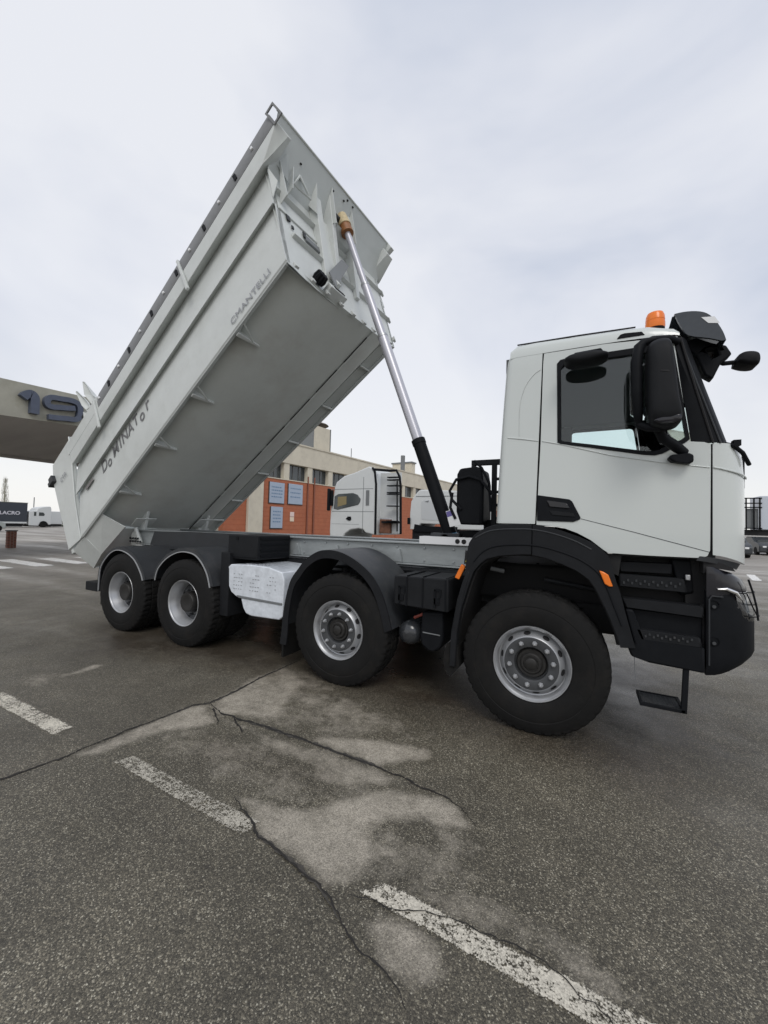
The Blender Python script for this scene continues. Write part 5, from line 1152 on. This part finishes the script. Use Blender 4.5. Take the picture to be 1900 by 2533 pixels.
# side deflector frame with ladder behind the cab
q = MB(T1); q.tube([(sx(-7.06),.0,3.85),(sx(-6.95),.0,3.70),(sx(-6.88),.0,3.2),(sx(-6.86),.0,1.25)], .045, 6); q.tube([(sx(-7.0),.0,3.78),(sx(-6.3),.0,3.70),(sx(-6.02),.0,3.70),(sx(-5.88),.0,3.45),(sx(-5.83),.0,3.1),(sx(-5.78),.0,1.3)], .05, 6); q.tube([(sx(-5.98),.0,3.3),(sx(-5.93),.0,1.4)], .03, 6)
q.build('deflector_frame', BLK, t1)
MB(T1).box((sx(-6.85),.3,1.9),(sx(-5.95),.34,3.66)).build('deflector_panel', WTRK, t1)
for z in (3.42,3.32,3.10,2.84,2.78,2.33,1.76):
    MB(T1).box((sx(-6.36),-.1,z),(sx(-5.90),.1,z+.04)).build('ladder_rung', BLK, t1)
MB(T1).box((sx(-6.75),.1,1.3),(sx(-6.3),.5,1.85)).build('rear_equipment', mat('brown_unit', (.16,.07,.04), .7, noise=.3, nscale=12), t1, bevel=.03)
MB(T1).box((sx(-6.3),.25,1.3),(sx(-6.02),.5,2.4)).build('rear_equipment', WTRK, t1, bevel=.03); MB(T1).box((sx(-6.6),-.02,1.7),(sx(-5.9),.3,1.78)).build('catwalk', BLK, t1)
# second white cab, farther right
t2, T2 = cabtruck('white_truck', 'low white truck cab half hidden behind the black hoist barrel', -6.8, 16, 1)
s2 = lambda x: x+6.8
pr = [(-8.02,1.42),(-8.04,2.2),(-7.98,2.93),(-7.79,3.23),(-7.55,3.50),(-7.42,3.55),(-5.3,3.45),(-4.2,3.40),(-4.2,1.5),(-5.5,1.48),(-5.9,1.72),(-7.4,1.75),(-7.6,1.45)]
MB(T2).prism([(s2(a), b) for a, b in pr], 'y', 0, 2.4).build('cab_body', WTRK, t2, bevel=.06, seg=3)
MB(T2).prism([(s2(a), b) for a, b in [(-7.35,1.95),(-7.38,2.9),(-7.25,3.0),(-6.0,2.95),(-6.0,1.9)]], 'y', -.012, .01).build('door', mat('white_door', (.52,.54,.55), .35), t2, bevel=.02)
MB(T2).box((s2(-7.7),-.02,3.18),(s2(-4.3),-.0,3.205)).build('roof_line', GRY, t2)
MB(T2).prism([(s2(a), b) for a, b in [(-6.95,2.98),(-7.2,2.90),(-7.0,2.86)]], 'y', -.02, .0).build('trim', GRY, t2)
MB(T2).box((s2(-8.12),-.14,1.70),(s2(-7.98),.0,2.05)).build('mirror', BLK, t2, bevel=.03)
MB(T2).prism([(s2(a), b) for a, b in [(-7.75,1.72),(-7.2,1.62),(-5.4,1.62),(-5.4,1.3),(-7.8,1.3)]], 'y', -.03, .5).build('wheel_arch', BLK, t2, bevel=.03)
MB(T2).box((s2(-7.9),.05,.35),(s2(-3.2),2.3,1.42)).build('lower_body', BLK2, t2, bevel=.04)
for x in (-7.1,-4.2): bwheel(t2, T2, s2(x), -.04)

# far left: curtain-side trailer with cab, brick bollard, poplar, hedge, mast
t3 = thing('curtain_trailer', 'dark navy box trailer with pale lettering at the left edge', 'trailer', (-68, 17, 0))
MB().box((-70.4,10,.75),(-68,22.4,3.30)).build('trailer_box', NAVY, t3); MB().box((-70.4,10,.18+.35),(-67.98,22.4,.74)).build('side_skirt', WTRK, t3)
MB().box((-70.3,10,3.30),(-68.0,22.45,3.38)).build('roof_edge', mat('roof_trim', (.16,.16,.13), .6), t3); MB().box((-70.0,10.5,.10),(-68.2,22,.5)).build('running_gear', DARK, t3)
for y in (11.5,12.8,14.1,18.9): 
    MB().lathe([(0,.0005),(0,.48),(.3,.48),(.3,.0005)], (-68.3,y,.5), axis='x', n=24).build('wheel', RUB, t3)
text('lettering', 'LLACRO', .62, mat('pale_print', (.55,.55,.6), .6), t3, frame((-67.97,20.4,1.72), (0,1,0), (0,0,1)), ext=.01, xs=1.05, bold=.02)
t4 = thing('far_tractor', 'small white tractor cab right of the navy trailer', 'truck', (-68, 24, 0))
MB().prism([(22.62,.25),(22.62,2.2),(23.45,2.35),(23.6,2.65),(24.0,2.85),(25.0,3.0),(25.15,2.7),(25.2,.45),(24.9,.35),(24.6,.75),(24.2,.85),(23.8,.45),(23.75,.2)], 'x', -70.2, -68).build('cab_body', WTRK, t4, bevel=.06)
MB().prism([(23.70,1.62),(23.72,2.12),(24.20,2.10),(24.38,1.85),(24.30,1.62)], 'x', -68.03, -67.98).build('side_window', WGL, t4); MB().prism([(23.15,1.6),(23.15,2.15),(23.4,2.15),(23.4,1.6)], 'x', -68.03, -67.98).build('windscreen', WGL, t4)
MB().lathe([(0,.0005),(0,.45),(.3,.45),(.3,.0005)], (-68.2,24.25,.45), axis='x', n=24).build('wheel', RUB, t4)
MB().box((-70,22.6,.12),(-68.1,25.2,.4)).build('running_gear', DARK, t4)
t5 = thing('far_tractor', 'second far white cab, mostly hidden beside the raised body', 'truck', (-72, 27, 0))
MB().prism([(25.9,.4),(25.9,2.35),(28.1,2.35),(28.3,.4)], 'x', -74, -72).build('cab_body', WTRK, t5, bevel=.06); MB().prism([(26.1,1.5),(26.1,2.2),(26.6,2.2),(26.6,1.5)], 'x', -71.99, -71.95).build('side_window', WGL, t5); MB().box((-74,26,.1),(-72.1,28.2,.5)).build('running_gear', DARK, t5)
t6 = thing('brick_pier', 'short red brick bollard pier below the navy trailer', 'pier', (-25, 5.65, 0))
k = 0
BRK = [mat('pier_brick', (.20,.075,.05), .85, noise=.2), mat('pier_brick_dark', (.13,.05,.035), .85, noise=.2)]
MB().box((-25.19,5.47,0),(-24.99,5.81,.84)).build('mortar_core', mat('mortar', (.30,.26,.22), .9), t6)
bm_ = [MB().box((0,0,0),(.21,.10,.058)).mesh('brick', m_) for m_ in BRK]
for row in range(12):
    for j in range(3):
        o = bpy.data.objects.new('brick', bm_[(row+j) % 2]); COL.objects.link(o); setp(o, t6); o.location = (-25.2+.012, 5.46+.12*j+(.0 if row % 2 else .008), .008+.068*row)
MB().box((-25.24,5.44,.835),(-24.95,5.84,.88)).build('cap', DARK, t6)
t7 = thing('parked_car', 'grey car nose at the left edge below the trailer', 'car', (-50, 13.2, 0))
MB().prism([(11.0,.25),(11.0,1.0),(11.6,1.35),(12.9,1.4),(13.6,1.0),(14.0,.85),(14.05,.3)], 'x', -52, -50).build('car_body', mat('silver_car', (.35,.38,.37), .35), t7, bevel=.08); MB().lathe([(0,.0005),(0,.32),(.2,.32),(.2,.0005)], (-50.1,13.4,.32), axis='x', n=20).build('wheel', RUB, t7)
MB().prism([(11.8,.98),(12.0,1.28),(12.8,1.3),(13.3,.98)], 'x', -50.0, -49.97).build('side_window', WGL, t7)
tt = thing('poplar_tree', 'tall slender bare poplar above the navy trailer', 'tree', (-110, 34.3, 0))
MB().tube([(-110,34.3,0),(-110,34.25,5),(-110,34.2,9.3)], [.22,.14,.03], 8).build('trunk', BARE, tt)
q = MB(); rn = random.Random(3)
for k in range(420):
    z = rn.uniform(2.5, 9.2); w_ = 1.0*(1-(z-2.5)/7.4)**.6+.1; a_ = rn.uniform(0, 6.28); r_ = w_*rn.random()**.5*.75
    x, y = -110+r_*math.cos(a_), 34.25+r_*math.sin(a_); q.tube([(x,y,z),(x+.1*math.cos(a_),y+.1*math.sin(a_),z+rn.uniform(.4,.9))], [.018,.005], 3, cap=False)
q.build('crown', BARE, tt)
tt = thing('light_mast', 'thin mast above the small white tractor cab', 'mast', (-90, 31.5, 0)); MB().tube([(-90,31.6,0),(-90,31.6,5.0)], .08, 6).build('pole', GRY, tt)
q = MB(); rn = random.Random(8)
for k in range(2600):
    y = rn.uniform(27, 47); z = rn.uniform(.0, 2.5)*(.75+.25*math.sin(y*1.7)); x = -76+rn.uniform(-1,1); a = rn.uniform(0,3.1); s_ = rn.uniform(.08,.2)
    q.add([(x-s_*math.cos(a),y-s_,z-s_*.6),(x+s_*math.cos(a),y+s_*.6,z-s_*.3),(x,y+s_*.2,z+s_)], [(0,1,2)])
hd_ = q.build('hedge', LEAF); tag(hd_, 'dark green hedge far behind the tail of the raised body', 'hedge')
# far right: trailer with frame, cars
t8 = thing('box_trailer', 'pale box trailer with black ladder rack at the right edge', 'trailer', (16, 40, 0))
MB().box((13.22,40,2.05),(24,42.4,4.85)).build('trailer_box', mat('pale_blue_box', (.50,.54,.60), .4), t8, bevel=.04); MB().box((12.2,40.2,1.55),(24,42.2,2.03)).build('chassis', DARK, t8)
q = MB(); 
for x in (12.25,12.75,13.12): q.box((x,39.9,2.0),(x+.09,40.0,4.65))
for z in (4.62,4.2,3.85,2.1): q.box((11.9,39.9,z),(13.3,40.0,z+.09))
q.build('ladder_rack', BLK, t8); MB().box((12.3,40.1,2.1),(13.1,40.2,3.8)).build('rack_back', GRY, t8)
for x in (14.2,15.5,18,19.3): bwheel(t8, lambda p: Vector(p), x, 40.1)
def car(label, x, y, ln, m, c2):
    t = thing('parked_car', label, 'car', (x, y, 0), 'cars parked at the right')
    T = lambda p: Vector((x, y, 0)) + Vector(p)
    MB(T).prism([(0,.30),(-.02,.75),(.25,.95),(.9,1.05),(1.5,1.42),(2.9,1.45),(3.6,1.05),(ln,.95),(ln+.05,.4),(ln-.2,.25),(.2,.22)], 'x', -.85, .85).build('car_body', m, t, bevel=.08, seg=3)
    MB(T).prism([(1.0,1.04),(1.52,1.36),(2.85,1.39),(3.4,1.06)], 'x', -.862, .862).build('side_window', WGL, t)
    MB(T).box((-.7,.86,1.02),(.7,1.3,1.2)).build('windscreen', WGL, t)
    for yy in (.8, ln-.8):
        for s_ in (-.87, .67): MB(T).lathe([(0,.0005),(0,.32),(.2,.32),(.2,.0005)], (s_,yy,.32), axis='x', n=20).build('wheel', RUB, t)
    for s_ in (-.65, .42): MB(T).box((s_,-.03,.62),(s_+.23,.06,.75)).build('headlight', WHT, t, bevel=.02)
    MB(T).box((-.4,-.035,.38),(.4,.02,.55)).build('grille', DARK, t)
    return t
car('dark grey car directly beside the front edge of the cab', 9.62, 32.0, 4.3, CARD, None)
car('dark car at the right picture edge, under the pale trailer', 13.4, 38.0, 4.3, CARD, None)
t9 = thing('van', 'pale van roof showing behind the nearer dark car', 'van', (9.6, 37.5, 0)); MB().prism([(8.3,.4),(8.3,1.9),(9.6,2.0),(10.3,1.55),(10.5,.5)], 'y', 37.5, 39.4).build('van_body', mat('grey_van', (.25,.26,.28), .4), t9, bevel=.08)
MB().prism([(9.3,1.45),(9.3,1.85),(9.7,1.85),(10.1,1.5)], 'y', 37.48, 37.5).build('side_window', WGL, t9)
print('objects', len(bpy.data.objects))
